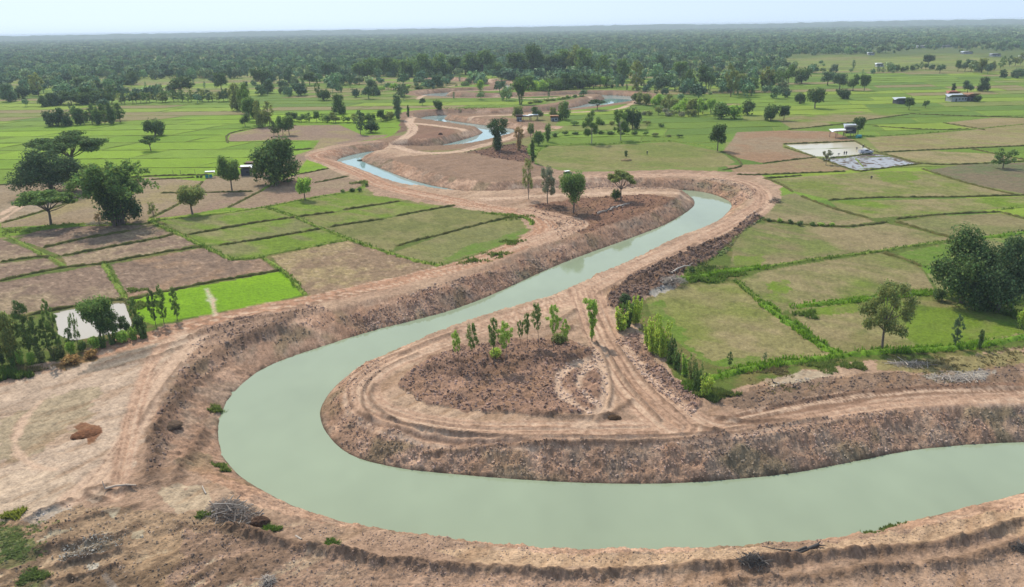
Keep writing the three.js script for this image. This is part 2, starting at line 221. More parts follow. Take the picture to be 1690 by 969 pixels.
// fields: [outline, tone, second tone, kind, label]
const DRY = rgb(160, 140, 116), PLOW = rgb(142, 119, 105), OLIVE = rgb(138, 138, 90), BRIGHT = rgb(132, 174, 8), GRASS = rgb(124, 148, 50), FRESH = rgb(112, 142, 52);
const TANF = rgb(158, 142, 104), TANG = rgb(142, 140, 88);
const fields = [
  [[28, 396, 58, 381, 140, 373, 246, 371, 215, 380, 129, 395, 70, 408], PLOW, DRY, 'ploughed', 'small ploughed field in the shade of the bamboo'],
  [[72, 410, 129, 396, 215, 381, 250, 372, 283, 385, 180, 407, 100, 422], PLOW, DRY, 'ploughed', 'ploughed field just below the bamboo, between two bunds'],
  [[103, 424, 180, 409, 266, 393, 285, 386, 328, 402, 258, 418, 180, 432, 112, 440], PLOW, DRY, 'ploughed', 'ploughed field with pale wheel marks at its left corner'],
  [[-120, 372, 0, 394, 60, 416, 62, 423, 0, 432, -120, 440], PLOW, DRY, 'ploughed', 'ploughed strip at the left edge above the green crossing'],
  [[-140, 452, 0, 435, 75, 425, 100, 442, 0, 462, -140, 480], PLOW, DRY, 'ploughed', 'ploughed strip at the left edge below the green crossing'],
  [[-200, 490, 0, 466, 165, 437, 205, 492, 110, 506, 0, 522, -200, 540], PLOW, DRY, 'ploughed', 'large ploughed field above the white pond'],
  [[183, 436, 335, 409, 382, 430, 430, 427, 455, 445, 340, 465, 212, 490], PLOW, rgb(160, 130, 108), 'ploughed', 'large ploughed field above the bright young rice'],
  [[448, 423, 572, 397, 722, 441, 700, 449, 520, 490, 505, 488], rgb(152, 128, 106), rgb(165, 146, 110), 'ploughed', 'reddish ploughed field beside the left track'],
  [[215, 496, 290, 480, 350, 469, 425, 455, 466, 448, 500, 489, 430, 504, 350, 518, 300, 527, 255, 536, 232, 530], BRIGHT, rgb(142, 184, 24), 'rice', 'bright yellow-green field of young rice beside the left track'],
  [[262, 363, 369, 354, 430, 344, 444, 345, 490, 358, 430, 366, 309, 387], GRASS, OLIVE, 'grass', 'green paddy, top left of the green block'],
  [[311, 389, 430, 367, 488, 360, 528, 376, 430, 394, 371, 403, 336, 404], GRASS, OLIVE, 'grass', 'green paddy, second from the top at the left of the green block'],
  [[340, 407, 371, 405, 430, 396, 530, 379, 571, 394, 446, 418, 430, 424, 384, 427], OLIVE, GRASS, 'grass', 'olive paddy, lowest at the left of the green block'],
  [[450, 343, 505, 330, 585, 316, 603, 311, 690, 326, 660, 331, 553, 349, 492, 357], GRASS, TANG, 'grass', 'green paddy, topmost beside the track'],
  [[494, 361, 553, 351, 660, 333, 700, 332, 750, 338, 652, 356, 544, 374, 530, 376], GRASS, TANG, 'grass', 'green paddy, second beside the track'],
  [[532, 378, 544, 376, 652, 358, 750, 341, 845, 357, 794, 368, 729, 386, 656, 405, 644, 416, 612, 407], TANG, rgb(130, 132, 80), 'grass', 'wide olive-tan paddy in the middle of the green block'],
  [[648, 417, 729, 388, 794, 371, 848, 359, 876, 370, 868, 388, 840, 405, 780, 424, 728, 440], TANG, OLIVE, 'grass', 'olive paddy with a fresh green edge inside the bend of the left track'],
  [[-160, 318, 0, 305, 130, 300, 170, 300, 116, 332, 44, 356, 0, 368, -160, 390], DRY, rgb(172, 154, 134), 'dry', 'bare dry field behind the flat-topped tree'],
  [[46, 358, 118, 334, 172, 301, 250, 292, 334, 299, 297, 334, 248, 358, 240, 368, 110, 370, 0, 376, 0, 370], DRY, TANF, 'dry', 'bare dry field around the bamboo'],
  [[338, 297, 347, 291, 440, 284, 456, 296, 430, 314, 376, 342, 300, 356, 252, 361, 299, 336], DRY, rgb(158, 132, 116), 'dry', 'bare dry field with the lone round tree'],
  [[380, 342, 432, 316, 460, 298, 490, 288, 544, 281, 578, 293, 600, 308, 584, 314, 504, 327, 420, 345], rgb(160, 134, 116), DRY, 'dry', 'bare dry field beneath the big round tree'],
  [[376, 234, 380, 221, 430, 211, 490, 207, 560, 206, 600, 224, 640, 222, 634, 229, 600, 234, 526, 247, 510, 262, 490, 284, 456, 290, 450, 270, 515, 249, 527, 232, 450, 231], rgb(152, 128, 112), TANF, 'dry', 'bare field left of the upper canal bend'],
  [[420, 236, 526, 233, 515, 248, 420, 251], rgb(126, 168, 40), GRASS, 'rice', 'narrow bright green rice strip beside the big round tree'],
  [[1066, 500, 1120, 473, 1212, 467, 1258, 505, 1284, 524, 1322, 549, 1350, 570, 1378, 585, 1320, 594, 1260, 602, 1190, 606, 1150, 592, 1110, 557, 1076, 522], rgb(158, 148, 104), rgb(138, 142, 78), 'stubble', 'tan-green field beside the bright green hedge'],
  [[1218, 464, 1260, 447, 1312, 438, 1450, 418, 1506, 436, 1524, 448, 1545, 482, 1492, 484, 1428, 493, 1363, 498, 1314, 504, 1288, 517], rgb(146, 140, 96), rgb(126, 140, 66), 'stubble', 'olive field between the two green strips'],
  [[1300, 512, 1363, 502, 1428, 497, 1492, 488, 1545, 486, 1600, 500, 1690, 532, 1690, 552, 1570, 574, 1466, 577, 1390, 582, 1354, 562], rgb(150, 142, 98), rgb(116, 138, 52), 'stubble', 'olive field behind the open-crowned tree'],
  [[1206, 438, 1210, 405, 1238, 372, 1291, 371, 1337, 373, 1400, 377, 1464, 369, 1508, 378, 1574, 395, 1540, 400, 1451, 414, 1312, 431, 1262, 440], rgb(150, 138, 102), rgb(130, 138, 78), 'stubble', 'wide tan field right of the dark spoil heap'],
  [[1482, 418, 1551, 404, 1590, 398, 1690, 386, 1760, 380, 1760, 470, 1690, 480, 1552, 482, 1526, 446], rgb(112, 146, 52), TANG, 'stubble', 'green field behind the big dark tree'],
  [[1264, 296, 1389, 287, 1440, 283, 1526, 283, 1594, 303, 1674, 321, 1570, 324, 1466, 325, 1368, 329, 1310, 316], rgb(146, 144, 92), rgb(132, 142, 70), 'stubble', 'olive field below the flooded plot'],
  [[1370, 332, 1570, 328, 1690, 324, 1780, 322, 1780, 338, 1690, 341, 1544, 353, 1440, 360, 1386, 346], rgb(146, 144, 92), GRASS, 'stubble', 'long olive field right of the canal bend'],
  [[1264, 332, 1312, 320, 1384, 348, 1444, 366, 1397, 372, 1300, 368, 1262, 364, 1256, 352], rgb(156, 142, 108), OLIVE, 'stubble', 'tan field with mud marks beside the canal bend'],
  [[1482, 367, 1544, 357, 1652, 352, 1690, 362, 1780, 380, 1690, 384, 1590, 394, 1510, 374], rgb(154, 142, 106), OLIVE, 'stubble', 'tan field above the big dark tree'],
  [[1532, 281, 1585, 272, 1690, 268, 1790, 264, 1790, 322, 1690, 320, 1596, 302], rgb(132, 118, 96), rgb(112, 120, 82), 'dry', 'dark fallow field around the lone right tree'],
  [[1450, 253, 1533, 249, 1640, 254, 1690, 264, 1585, 270, 1522, 268, 1476, 258], rgb(168, 156, 112), TANG, 'stubble', 'straw-coloured field right of the flooded plot'],
  [[1428, 227, 1500, 223, 1600, 215, 1690, 206, 1790, 200, 1790, 236, 1690, 240, 1533, 247, 1452, 250], rgb(158, 154, 98), TANF, 'stubble', 'straw-green field right of the farm hut'],
  [[1556, 203, 1640, 194, 1700, 195, 1790, 200, 1690, 214, 1620, 215], rgb(172, 154, 114), TANF, 'stubble', 'straw-coloured field in the upper right'],
  [[1208, 232, 1216, 218, 1300, 215, 1374, 217, 1412, 232, 1294, 236, 1292, 244, 1344, 259, 1260, 269, 1222, 262, 1192, 251], rgb(162, 130, 104), DRY, 'dry', 'bare reddish field left of the farm hut'],
  [[1196, 273, 1260, 271, 1346, 260, 1404, 281, 1324, 285, 1260, 288, 1216, 286], rgb(162, 136, 108), TANF, 'dry', 'bare reddish field below the white pond'],
  [[888, 272, 880, 256, 906, 241, 1000, 240, 1110, 234, 1188, 250, 1214, 268, 1190, 276, 1110, 276, 1050, 280, 960, 280], rgb(148, 144, 92), rgb(132, 140, 74), 'grass', 'grassy field beyond the canal with a person standing in it'],
  [[1282, 197, 1330, 190, 1420, 184, 1500, 188, 1440, 196, 1380, 206, 1310, 214], rgb(146, 138, 92), GRASS, 'stubble', 'dull olive field before the pair of trees'],
].map(([p, c, c2, kind, label]) => ({ area: new Area(pairs(p)), c, c2, kind, label }));
// fresh green growth inside the fields: [outline, tone]
const growth = [[[726, 440, 780, 424, 840, 404, 868, 388, 876, 376, 850, 384, 820, 396, 770, 406, 745, 420], FRESH], [[1206, 440, 1210, 425, 1260, 420, 1262, 440], GRASS], [[1070, 505, 1085, 495, 1115, 530, 1140, 570, 1180, 596, 1260, 590, 1260, 602, 1180, 606, 1150, 592, 1110, 557], FRESH], [[1480, 520, 1580, 505, 1690, 540, 1690, 552, 1560, 575, 1500, 560], GRASS], [[1545, 484, 1570, 500, 1640, 530, 1690, 545, 1690, 500], FRESH], [[1310, 512, 1420, 500, 1440, 512, 1340, 524], GRASS], [[1466, 420, 1530, 408, 1600, 400, 1560, 430, 1520, 440], FRESH], [[1262, 470, 1300, 462, 1310, 480, 1270, 490], GRASS], [[1440, 283, 1500, 284, 1520, 296, 1460, 300], GRASS], [[620, 320, 690, 326, 660, 332, 600, 336, 560, 340], GRASS]].map(([p, c]) => ({ area: new Area(pairs(p)), c }));
const flooded = new Area(pairs([1357, 262, 1371, 260.5, 1440, 254, 1446, 253.5, 1474, 258.5, 1518, 269.5, 1440, 279.5, 1410, 280.5]));
const milky = new Area(pairs([1295, 238, 1412, 233.5, 1445, 248, 1438, 252.5, 1371, 259, 1345, 257.5]));
const whitePond = new Area(pairs([88, 516, 112, 511, 205, 498.5, 218, 534, 212, 543, 150, 557, 118, 561, 96, 552]));

// ------------------------------------------------------------------ ground: height, tone and kind at a point
const K_SOIL = 0, K_BANK = 1, K_TRACK = 2, K_FAR = 3, K_VERGE = 4, K_FIELD = 5;
const col = [0, 0, 0]; let kindAt = 0;
const setc = c => { col[0] = c[0]; col[1] = c[1]; col[2] = c[2]; };
const mixc = (c, t) => { col[0] += (c[0] - col[0]) * t; col[1] += (c[1] - col[1]) * t; col[2] += (c[2] - col[2]) * t; };
const mulc = k => { col[0] *= k; col[1] *= k; col[2] *= k; };
const GREENS = [rgb(132, 160, 62), rgb(122, 148, 58), rgb(142, 150, 84), rgb(150, 172, 66), rgb(112, 140, 60), rgb(156, 144, 104)];
const LEFTG = [rgb(140, 172, 46), rgb(132, 166, 44), rgb(150, 182, 50), rgb(124, 156, 48), rgb(140, 170, 58), rgb(130, 158, 50)];
const BANKC = rgb(182, 147, 126), BANKL = rgb(206, 170, 148), BANKG = rgb(164, 142, 126), SOILC = rgb(178, 147, 127), VERGE = rgb(112, 128, 60), WET = rgb(84, 70, 60);
function farCell(x, z) {                                           // patchwork of distant paddies
  const a = x < 0 ? 0.06 : -0.05, u = x * Math.cos(a) + z * Math.sin(a), v = -x * Math.sin(a) + z * Math.cos(a);
  const depth = 24, j = Math.floor(v / depth), w = 48 + 30 * hash(j, 3), o = 90 * hash(j, 5) + (v / depth - j) * 8, i = Math.floor((u + o) / w);
  const fu = (u + o) - i * w, fv = v - j * depth;
  return [i, j, Math.min(fu, w - fu), Math.min(fv, depth - fv)];
}
function terrain(x, z, fine = true) {
  const dist = Math.hypot(x, z);
  const s = canalDist(x, z), far = canalFar;
  const wx = x + fbm(x * 0.45, z * 0.45, 2) * 1.0, wz = z + fbm(x * 0.45 + 40, z * 0.45 + 9, 2) * 1.0;
  let h = 0.6 * smooth(26, 11, s) + fbm(x * 0.05, z * 0.05, 2) * 0.05, rough = 0.05;
  const big = fbm(x * 0.07 + 3, z * 0.07, 3), med = fbm(x * 0.4, z * 0.4 + 8, 3), sml = dist < 420 ? fbm(x * 1.5 + 5, z * 1.5, 2) : 0;
  const inWorks = works.has(wx, wz) || s < 13;
  kindAt = K_FAR;
  if (!inWorks) {
    let f = -1;
    if (dist < 560) for (let i = 0; i < fields.length; i++) if (fields[i].area.has(x, z)) { f = i; break; }
    if (f >= 0) {
      const F = fields[f]; kindAt = K_FIELD + f; setc(F.c);
      if (F.kind === 'ploughed') { mixc(F.c2, smooth(-0.2, 0.6, big + med * 0.7)); mulc(1 + 0.34 * sml + 0.16 * med); mixc(rgb(206, 180, 158), 0.5 * smooth(0.3, 0.8, fbm(x * 1.1, z * 2.2 + 4, 2) + 0.3 * med)); rough = 0.17; h -= 0.08; }
      else if (F.kind === 'dry') { mixc(F.c2, smooth(-0.3, 0.5, big + 0.4 * med)); mulc(1 + 0.16 * sml + 0.1 * med); rough = 0.07; }
      else if (F.kind === 'rice') { mixc(F.c2, smooth(-0.3, 0.4, big)); mulc(1 + 0.10 * sml + 0.06 * med); rough = 0.10; h += 0.1; }
      else {
        const st = fbm((x * 0.8 + z * 0.6) * 0.05, (z * 0.8 - x * 0.6) * 0.28, 3);
        mixc(F.c2, smooth(-0.3, 0.35, big + 0.8 * st)); mixc(rgb(172, 152, 122), (F.kind === 'grass' ? 0.28 : 0.62) * smooth(0.0, 0.4, -big + 0.7 * st + 0.3 * med)); mulc(1 + 0.24 * sml + 0.16 * med); rough = 0.09;
      }
      if (F.kind === 'grass' || F.kind === 'stubble') for (const q of growth) if (q.area.has(wx * 1.5 - x * 0.5, wz * 1.5 - z * 0.5)) mixc(q.c, clamp(0.75 + 0.5 * med));
    } else {
      const [i, j, eu, ev] = farCell(x, z), q = hash(i * 3 + 1, j * 7 + 2);
      const bright = x < -45 - 0.12 * -z * 0 && dist > 235 && dist < 520;
      if (bright) setc(LEFTG[Math.floor(q * 6) % 6]);
      else { setc(GREENS[Math.floor(q * (dist < 520 && x > 0 ? 5 : 6)) % 6]); if (dist > 900) mixc(rgb(150, 148, 96), 0.5); }
      mulc(1 + 0.10 * med + 0.12 * big + 0.10 * sml);
      if (dist < 232) { setc(VERGE); mixc(rgb(140, 132, 84), smooth(-0.2, 0.4, big + med)); mulc(1 + 0.2 * sml); kindAt = K_VERGE; rough = 0.12; }
      if (dist > 1150) mixc(rgb(84, 104, 58), 0.8 * smooth(-0.1, 0.3, fbm(x * 0.004, z * 0.004, 3) + 0.1));
    }
  } else {
    kindAt = K_SOIL; setc(SOILC); mixc(rgb(192, 163, 141), smooth(-0.3, 0.5, big)); rough = 0.10;
    if (far) { setc(rgb(150, 122, 102)); mixc(rgb(136, 134, 84), smooth(15, 20, s)); rough = 0.08; }
    for (const p of soil) {
      const qx = x + (wx - x) * p.warp, qz = z + (wz - z) * p.warp;
      if (p.area.has(qx, qz)) { mixc(p.c, 0.94); rough = p.r; if (p.up > 0) h += p.up * (0.6 + med); else h += p.up * 0.5; }
    }
    const scrape = fbm((x * 0.55 - z * 0.83) * 0.10, (x * 0.83 + z * 0.55) * 0.75, 3) + 0.5 * fbm((x * 0.9 - z * 0.4) * 0.15, (x * 0.4 + z * 0.9) * 1.1, 2);
    mulc(1 + 0.14 * med + 0.12 * sml + 0.10 * big + 0.22 * scrape); const wild = smooth(78, 58, -z) * smooth(-12, -30, x); if (wild > 0) { mixc(rgb(104, 84, 68), 0.8 * wild * smooth(0.0, 0.4, scrape + 0.3 * med)); mixc(rgb(216, 196, 168), 0.75 * wild * smooth(0.15, 0.5, -scrape - 0.5 * big + 0.3 * sml)); h += 0.16 * wild * scrape; } mixc(rgb(172, 134, 104), 0.35 * smooth(0.15, 0.6, -scrape + 0.4 * big)); h += 0.10 * scrape;
  }
  // banks of the canal
  const bw = (far ? 4.0 : bankWidth(x, z)) * (1 + 0.12 * big + 0.10 * med);
  if (s < bw) {
    const t = clamp(s / bw);
    const lift = inWorks ? 1 : 1; h = mix(-2.62, h, Math.pow(t, 0.86) * lift);
    if (s < 0) h = Math.max(-3.6, -2.62 + s * 0.5);
    const c0 = col.slice(), al = far ? midLine.along : nearLine.along, gul = fbm(al * 0.33, s * 0.13 + 7, 3), slump = fbm(al * 0.09 + 20, s * 0.2, 2);
    if (s > 0) h += (0.42 * gul + 0.5 * slump * smooth(0.2, 0.6, t)) * smooth(0, 0.35, t) * smooth(1, 0.75, t);
    setc(BANKC); mixc(BANKL, smooth(0.0, 0.5, big + 0.6 * med)); mixc(BANKG, 0.7 * smooth(0.05, 0.4, -big + 0.7 * med)); mixc(rgb(104, 106, 74), 0.4 * smooth(0.25, 0.5, fbm(x * 0.2 + 30, z * 0.2, 2)));
    mulc(1 + 0.22 * sml + 0.14 * med + 0.2 * gul); mixc(rgb(196, 150, 122), 0.4 * smooth(0.1, 0.5, slump + 0.3 * gul));
    if (s < 0.5) mixc(WET, 0.75 * smooth(0.5, 0.1, s + 0.2 * sml));
    rough = mix(0.10, 0.30, smooth(0, 0.8, s));
    const edge = smooth(0.86, 1.0, t); col[0] = mix(col[0], c0[0], edge); col[1] = mix(col[1], c0[1], edge); col[2] = mix(col[2], c0[2], edge);
    if (t < 0.95) kindAt = K_BANK;
    if (s < 0.3) rough *= 0.3;
  }
  // wheel tracks
  if (s > 1.2) for (const T of tracks) {
    const L = T.line; if (!L.near(x, z, T.w * 0.5 + 1.6)) continue;
    const e = T.w * 0.5 + 0.5 * fbm(L.along * 0.3, T.w * 7, 2) + 0.25 * sml, q = smooth(e + 0.5, e - 0.35, L.d);
    if (q <= 0) continue;
    const stripe = noise(L.off * 2.1 + 60 + 0.5 * med, L.along * 0.04 + T.w) + 0.7 * noise(L.off * 5.1 + sml * 0.4, L.along * 0.12) + 0.35 * sml;
    const c = col.slice(); setc(T.c); mixc(TANL, smooth(0, 0.5, stripe)); mixc(TAND, 0.8 * smooth(0.12, 0.55, -stripe)); mulc(1 + 0.10 * med + 0.07 * sml + 0.08 * big);
    for (let k = 0; k < 3; k++) col[k] = mix(c[k], col[k], q);
    rough = mix(rough, 0.03, q * 0.9);
    if (s > bw) h = mix(h, 0.55 * smooth(26, 11, s), q * 0.8);
    if (dist < 330) for (const r of T.r) { const o = L.off - r - 0.35 * noise(L.along * 0.07, r * 5), g = Math.exp(-o * o / 0.055); h -= 0.22 * g * q * clamp(0.5 + 1.4 * noise(L.along * 0.12, r) + 0.4 * sml, 0, 1.2); h += 0.10 * (0.6 + 1.2 * noise(L.along * 0.5, r + 3)) * q * (Math.exp(-((o - 0.42) ** 2) / 0.03) + Math.exp(-((o + 0.42) ** 2) / 0.03)); }
    if (q > 0.5) kindAt = K_TRACK;
  }
  if (dist < 230 && s > 0.6) for (const R of ridges) {
    const L = R.line; if (!L.near(x, z, R.w * 2.2)) continue;
    const o = L.off / R.w + 0.3 * fbm(L.along * 0.5, R.w * 9, 2), k = 0.65 + 0.7 * noise(L.along * 0.35, R.h * 31) + 0.3 * sml;
    h += 1.7 * R.h * k * Math.exp(-o * o * 1.6); rough += 0.09 * Math.exp(-o * o * 0.6);
    mixc(rgb(116, 92, 77), 0.7 * Math.exp(-o * o * 1.2));  // deepens the ridge's shade line in the ground colour
  }
  if (whitePond.has(x, z)) { h = -0.22; rough = 0.0; setc(rgb(168, 158, 146)); kindAt = K_VERGE; }
  else if (milky.has(x, z)) { h = -0.25; rough = 0; setc(rgb(180, 165, 130)); kindAt = K_FAR; }
  else if (flooded.has(x, z)) { h = -0.20; rough = 0; h += 0.16 * smooth(-0.2, 0.45, fbm(x * 0.8, z * 0.8, 3) + 0.5 * big - 0.05) ; setc(rgb(120, 106, 100)); kindAt = K_FAR; }
  if (fine && dist < 480) {
    h += rough * (0.95 * fbm(x * 0.75 + 11, z * 0.75, 2) + 0.7 * fbm(x * 2.3, z * 2.3 + 5, 2));
    if (rough > 0.15 && dist < 200) h += rough * 0.5 * Math.max(0, noise(x * 4.3, z * 4.3) * 2);
    // stones, dry clods and litter: speckle of lighter and darker matter
    const g = noise(x * 5.7 + 3, z * 5.7) + 0.6 * noise(x * 2.9, z * 2.9 + 7);
    mulc(1 + clamp(rough * 1.7, 0.12, 0.42) * g);
  }
  for (let k = 0; k < 3; k++) col[k] = clamp(col[k], 0.01, 0.75);
  return h;
}
const ground = (x, z) => terrain(x, z, false);
function at(px, py) { let [x, z] = G(px, py, 0.3), y = 0; for (let i = 0; i < 3; i++) { y = ground(x, z); [x, z] = G(px, py, y); } return [x, y, z]; }

// ------------------------------------------------------------------ fine grain of the surfaces (tiling, in metres)
function grain(size, fn, srgb) {
  const a = new Uint8Array(size * size * 4);
  for (let y = 0; y < size; y++) for (let x = 0; x < size; x++) { const v = fn(x / size, y / size), k = (y * size + x) * 4; a[k] = clamp(v[0]) * 255; a[k + 1] = clamp(v[1]) * 255; a[k + 2] = clamp(v[2]) * 255; a[k + 3] = 255; }
  const t = new THREE.DataTexture(a, size, size, THREE.RGBAFormat); t.wrapS = t.wrapT = THREE.RepeatWrapping; t.magFilter = THREE.LinearFilter; t.minFilter = THREE.LinearMipmapLinearFilter; t.generateMipmaps = true;
  if (srgb) t.colorSpace = THREE.SRGBColorSpace; t.needsUpdate = true; return t;
}
function tnoise(u, v, n, o = 0) {                                  // value noise that repeats after n cells
  const x = u * n, y = v * n, xi = Math.floor(x), yi = Math.floor(y), fx = x - xi, fy = y - yi, a = fx * fx * (3 - 2 * fx), b = fy * fy * (3 - 2 * fy);
  const q = (i, j) => NT[((((j % n) + n) % n) * 251 + (((i % n) + n) % n) * 37 + o * 1013) & 65535];
  return mix(mix(q(xi, yi), q(xi + 1, yi), a), mix(q(xi, yi + 1), q(xi + 1, yi + 1), a), b);
}
const clodBump = grain(512, (u, v) => { const n = 0.45 * tnoise(u, v, 16, 1) + 0.33 * tnoise(u, v, 37, 2) + 0.22 * tnoise(u, v, 79, 3), c = Math.abs(n - 0.5) * 2; const q = clamp(1 - c * 0.9); return [q, q, q]; });
const soilTone = grain(512, (u, v) => { const n = 0.4 * tnoise(u, v, 15, 4) + 0.35 * tnoise(u, v, 34, 5) + 0.25 * tnoise(u, v, 83, 6), q = 0.84 + (n - 0.5) * 0.78; return [q, q * 0.995, q * 0.98]; });
const grassTone = grain(512, (u, v) => { const n = 0.4 * tnoise(u, v, 19, 7) + 0.35 * tnoise(u, v, 43, 8) + 0.25 * tnoise(u, v, 119, 9), q = 0.84 + (n - 0.5) * 0.66; return [q * 1.01, q, q * 0.94]; });
const soilMat = new THREE.MeshPhysicalMaterial({ color: new THREE.Color(1, 0.965, 0.88), specularIntensity: 0.2, vertexColors: true, roughness: 0.95, map: soilTone, bumpMap: clodBump, bumpScale: 0.11 }); soilMat.name = 'soil';
const trackMat = new THREE.MeshPhysicalMaterial({ color: new THREE.Color(1, 0.975, 0.91), specularIntensity: 0.2, vertexColors: true, roughness: 0.92, map: soilTone, bumpMap: clodBump, bumpScale: 0.05 }); trackMat.name = 'packed_earth';
const grassMat = new THREE.MeshPhysicalMaterial({ color: new THREE.Color(0.90, 0.89, 0.80), specularIntensity: 0.2, vertexColors: true, roughness: 0.95, map: grassTone, bumpMap: clodBump, bumpScale: 0.12 }); grassMat.name = 'field_grass';

// ------------------------------------------------------------------ ground mesh: finer where it is near, one surface split by what it is
{
  const radii = []; let r = 40;
  while (r < 16500) { radii.push(r); r += r < 128 ? Math.max(0.09, r * r / 37000) : r < 460 ? 0.8 : r < 1200 ? mix(0.9, 7, (r - 460) / 740) : r * 0.03; }
  const NA = 880, A0 = -43 * Math.PI / 180, A1 = 43 * Math.PI / 180, NR = radii.length, N = NA * NR;
  const pos = new Float32Array(N * 3), clr = new Float32Array(N * 3), kind = new Uint8Array(N);
  for (let i = 0; i < NR; i++) for (let j = 0; j < NA; j++) {
    const a = mix(A0, A1, j / (NA - 1)), x = Math.sin(a) * radii[i], z = 6 - Math.cos(a) * radii[i], k = (i * NA + j) * 3;
    pos[k] = x; pos[k + 2] = z; pos[k + 1] = terrain(x, z); clr[k] = col[0]; clr[k + 1] = col[1]; clr[k + 2] = col[2]; kind[k / 3] = kindAt;
  }
  const whole = new THREE.BufferGeometry(); whole.setAttribute('position', new THREE.BufferAttribute(pos, 3));
  const idx = new Uint32Array((NR - 1) * (NA - 1) * 6); const byKind = new Map(); let q = 0;
  const face = (a, b, c) => { idx[q++] = a; idx[q++] = b; idx[q++] = c; const K = kind[a] === kind[b] || kind[a] === kind[c] ? kind[a] : kind[b]; let l = byKind.get(K); if (!l) byKind.set(K, l = []); l.push(a, b, c); };
  for (let i = 0; i < NR - 1; i++) for (let j = 0; j < NA - 1; j++) { const a = i * NA + j, b = a + 1, c = a + NA, d = c + 1; face(a, b, c); face(b, d, c); }
  whole.setIndex(new THREE.BufferAttribute(idx, 1)); whole.computeVertexNormals();
  const nor = whole.attributes.normal.array;
  const map = new Int32Array(N);
  console.log('ground rows', NR, 'triangles', idx.length / 3, 'normal up', nor[1 + 3 * 5000]);
  const names = { [K_SOIL]: ['bare_ground', soilMat, 7], [K_BANK]: ['canal_bank', soilMat, 6], [K_TRACK]: ['dirt_track', trackMat, 6], [K_FAR]: ['rice_fields', grassMat, 6], [K_VERGE]: ['grass_verge', grassMat, 3] };
  const labels = { [K_SOIL]: 'bare churned brown earth of the canal works', [K_BANK]: 'rough brown earth banks sloping down to the canal water', [K_TRACK]: 'pale wheel-rutted dirt tracks along both sides of the canal', [K_FAR]: 'green rice fields spreading to the horizon', [K_VERGE]: 'rough grass verge between the near fields' };
  for (const [K, l] of [...byKind].sort((a, b) => a[0] - b[0])) {
    map.fill(-1); const P = [], C = [], Nn = [], U = [], I = new Uint32Array(l.length);
    const F = K >= K_FIELD ? fields[K - K_FIELD] : null, [name, mat, tile] = F ? ['paddy_field', F.kind === 'ploughed' || F.kind === 'dry' ? soilMat : grassMat, 7] : names[K];
    l.forEach((v, n) => { if (map[v] < 0) { map[v] = P.length / 3; P.push(pos[v * 3], pos[v * 3 + 1], pos[v * 3 + 2]); C.push(clr[v * 3], clr[v * 3 + 1], clr[v * 3 + 2]); Nn.push(nor[v * 3], nor[v * 3 + 1], nor[v * 3 + 2]); U.push(pos[v * 3] / tile, pos[v * 3 + 2] / tile); } I[n] = map[v]; });
    const g = new THREE.BufferGeometry();
    g.setAttribute('position', new THREE.Float32BufferAttribute(P, 3)); g.setAttribute('normal', new THREE.Float32BufferAttribute(Nn, 3)); g.setAttribute('color', new THREE.Float32BufferAttribute(C, 3)); g.setAttribute('uv', new THREE.Float32BufferAttribute(U, 2)); g.setIndex(new THREE.BufferAttribute(I, 1));
    tag(put(name, g, mat), F ? F.label : labels[K], null, null, 'structure');
  }
}
{                                                                  // low wooded rise along the horizon
  const P = [], C = [], I = [], na = 700, nr = 9;
  for (let i = 0; i < na; i++) for (let k = 0; k < nr; k++) {
    const a = mix(-0.95, 0.95, i / (na - 1)), d = 6600 + 420 * k, x = Math.sin(a) * d, z = -Math.cos(a) * d, e = Math.sin(Math.PI * k / (nr - 1));
    P.push(x, -1 + e * (44 + 9 * fbm(a * 9 + k * 0.13, k * 0.4, 3) + 7 * fbm(a * 120, k * 3, 2)), z); const q = 1 + 0.5 * noise(a * 400, k * 9); C.push(0.050 * q, 0.075 * q, 0.040 * q);
    if (i && k) { const u = (i - 1) * nr + k - 1; I.push(u, u + nr, u + 1, u + 1, u + nr, u + nr + 1); }
  }
  const g = new THREE.BufferGeometry(); g.setAttribute('position', new THREE.Float32BufferAttribute(P, 3)); g.setAttribute('color', new THREE.Float32BufferAttribute(C, 3)); g.setIndex(I); g.computeVertexNormals(); if (g.attributes.normal.getY(4) < 0) { g.setIndex(I.map((v, i) => I[i - i % 3 + 2 - i % 3])); g.computeVertexNormals(); }
  tag(put('distant_hills', g, new THREE.MeshPhysicalMaterial({ vertexColors: true, roughness: 1, specularIntensity: 0.1 })), 'low wooded hills closing the view along the horizon', null, null, 'structure');
}
// water
function sheet(points, y) {
  const s = new THREE.Shape(points.map(p => new THREE.Vector2(p[0], -p[1]))), g = new THREE.ShapeGeometry(s); g.rotateX(-Math.PI / 2); g.translate(0, y, 0); return g;
}
function grow(p, by) {                                             // moves a closed outline outwards
  const a = p.map((q, i) => { const o = p[(i + p.length - 1) % p.length], n = p[(i + 1) % p.length], l = Math.hypot(n[0] - o[0], n[1] - o[1]) || 1; return [q[0] + (n[1] - o[1]) / l * by, q[1] - (n[0] - o[0]) / l * by]; });
  return a;
}
function area2(p) { let s = 0; p.forEach((q, i) => { const n = p[(i + 1) % p.length]; s += q[0] * n[1] - n[0] * q[1]; }); return s; }
const ripple = grain(256, (u, v) => { const n = 0.6 * tnoise(u, v, 9, 11) + 0.4 * tnoise(u, v, 23, 12); return [n, n, n]; });
const silt = grain(256, (u, v) => { const n = 0.5 * tnoise(u, v, 5, 13) + 0.3 * tnoise(u, v, 11, 14) + 0.2 * tnoise(u, v, 27, 15), q = 0.93 + (n - 0.5) * 0.22; return [q, q * 0.995, q * 0.98]; }); silt.repeat.set(0.11, 0.07);
const waterMat = new THREE.MeshPhysicalMaterial({ map: silt, color: new THREE.Color(0.222, 0.256, 0.170), roughness: 0.03, ior: 1.33, bumpMap: ripple, bumpScale: 0.004 }); waterMat.name = 'silty_water';
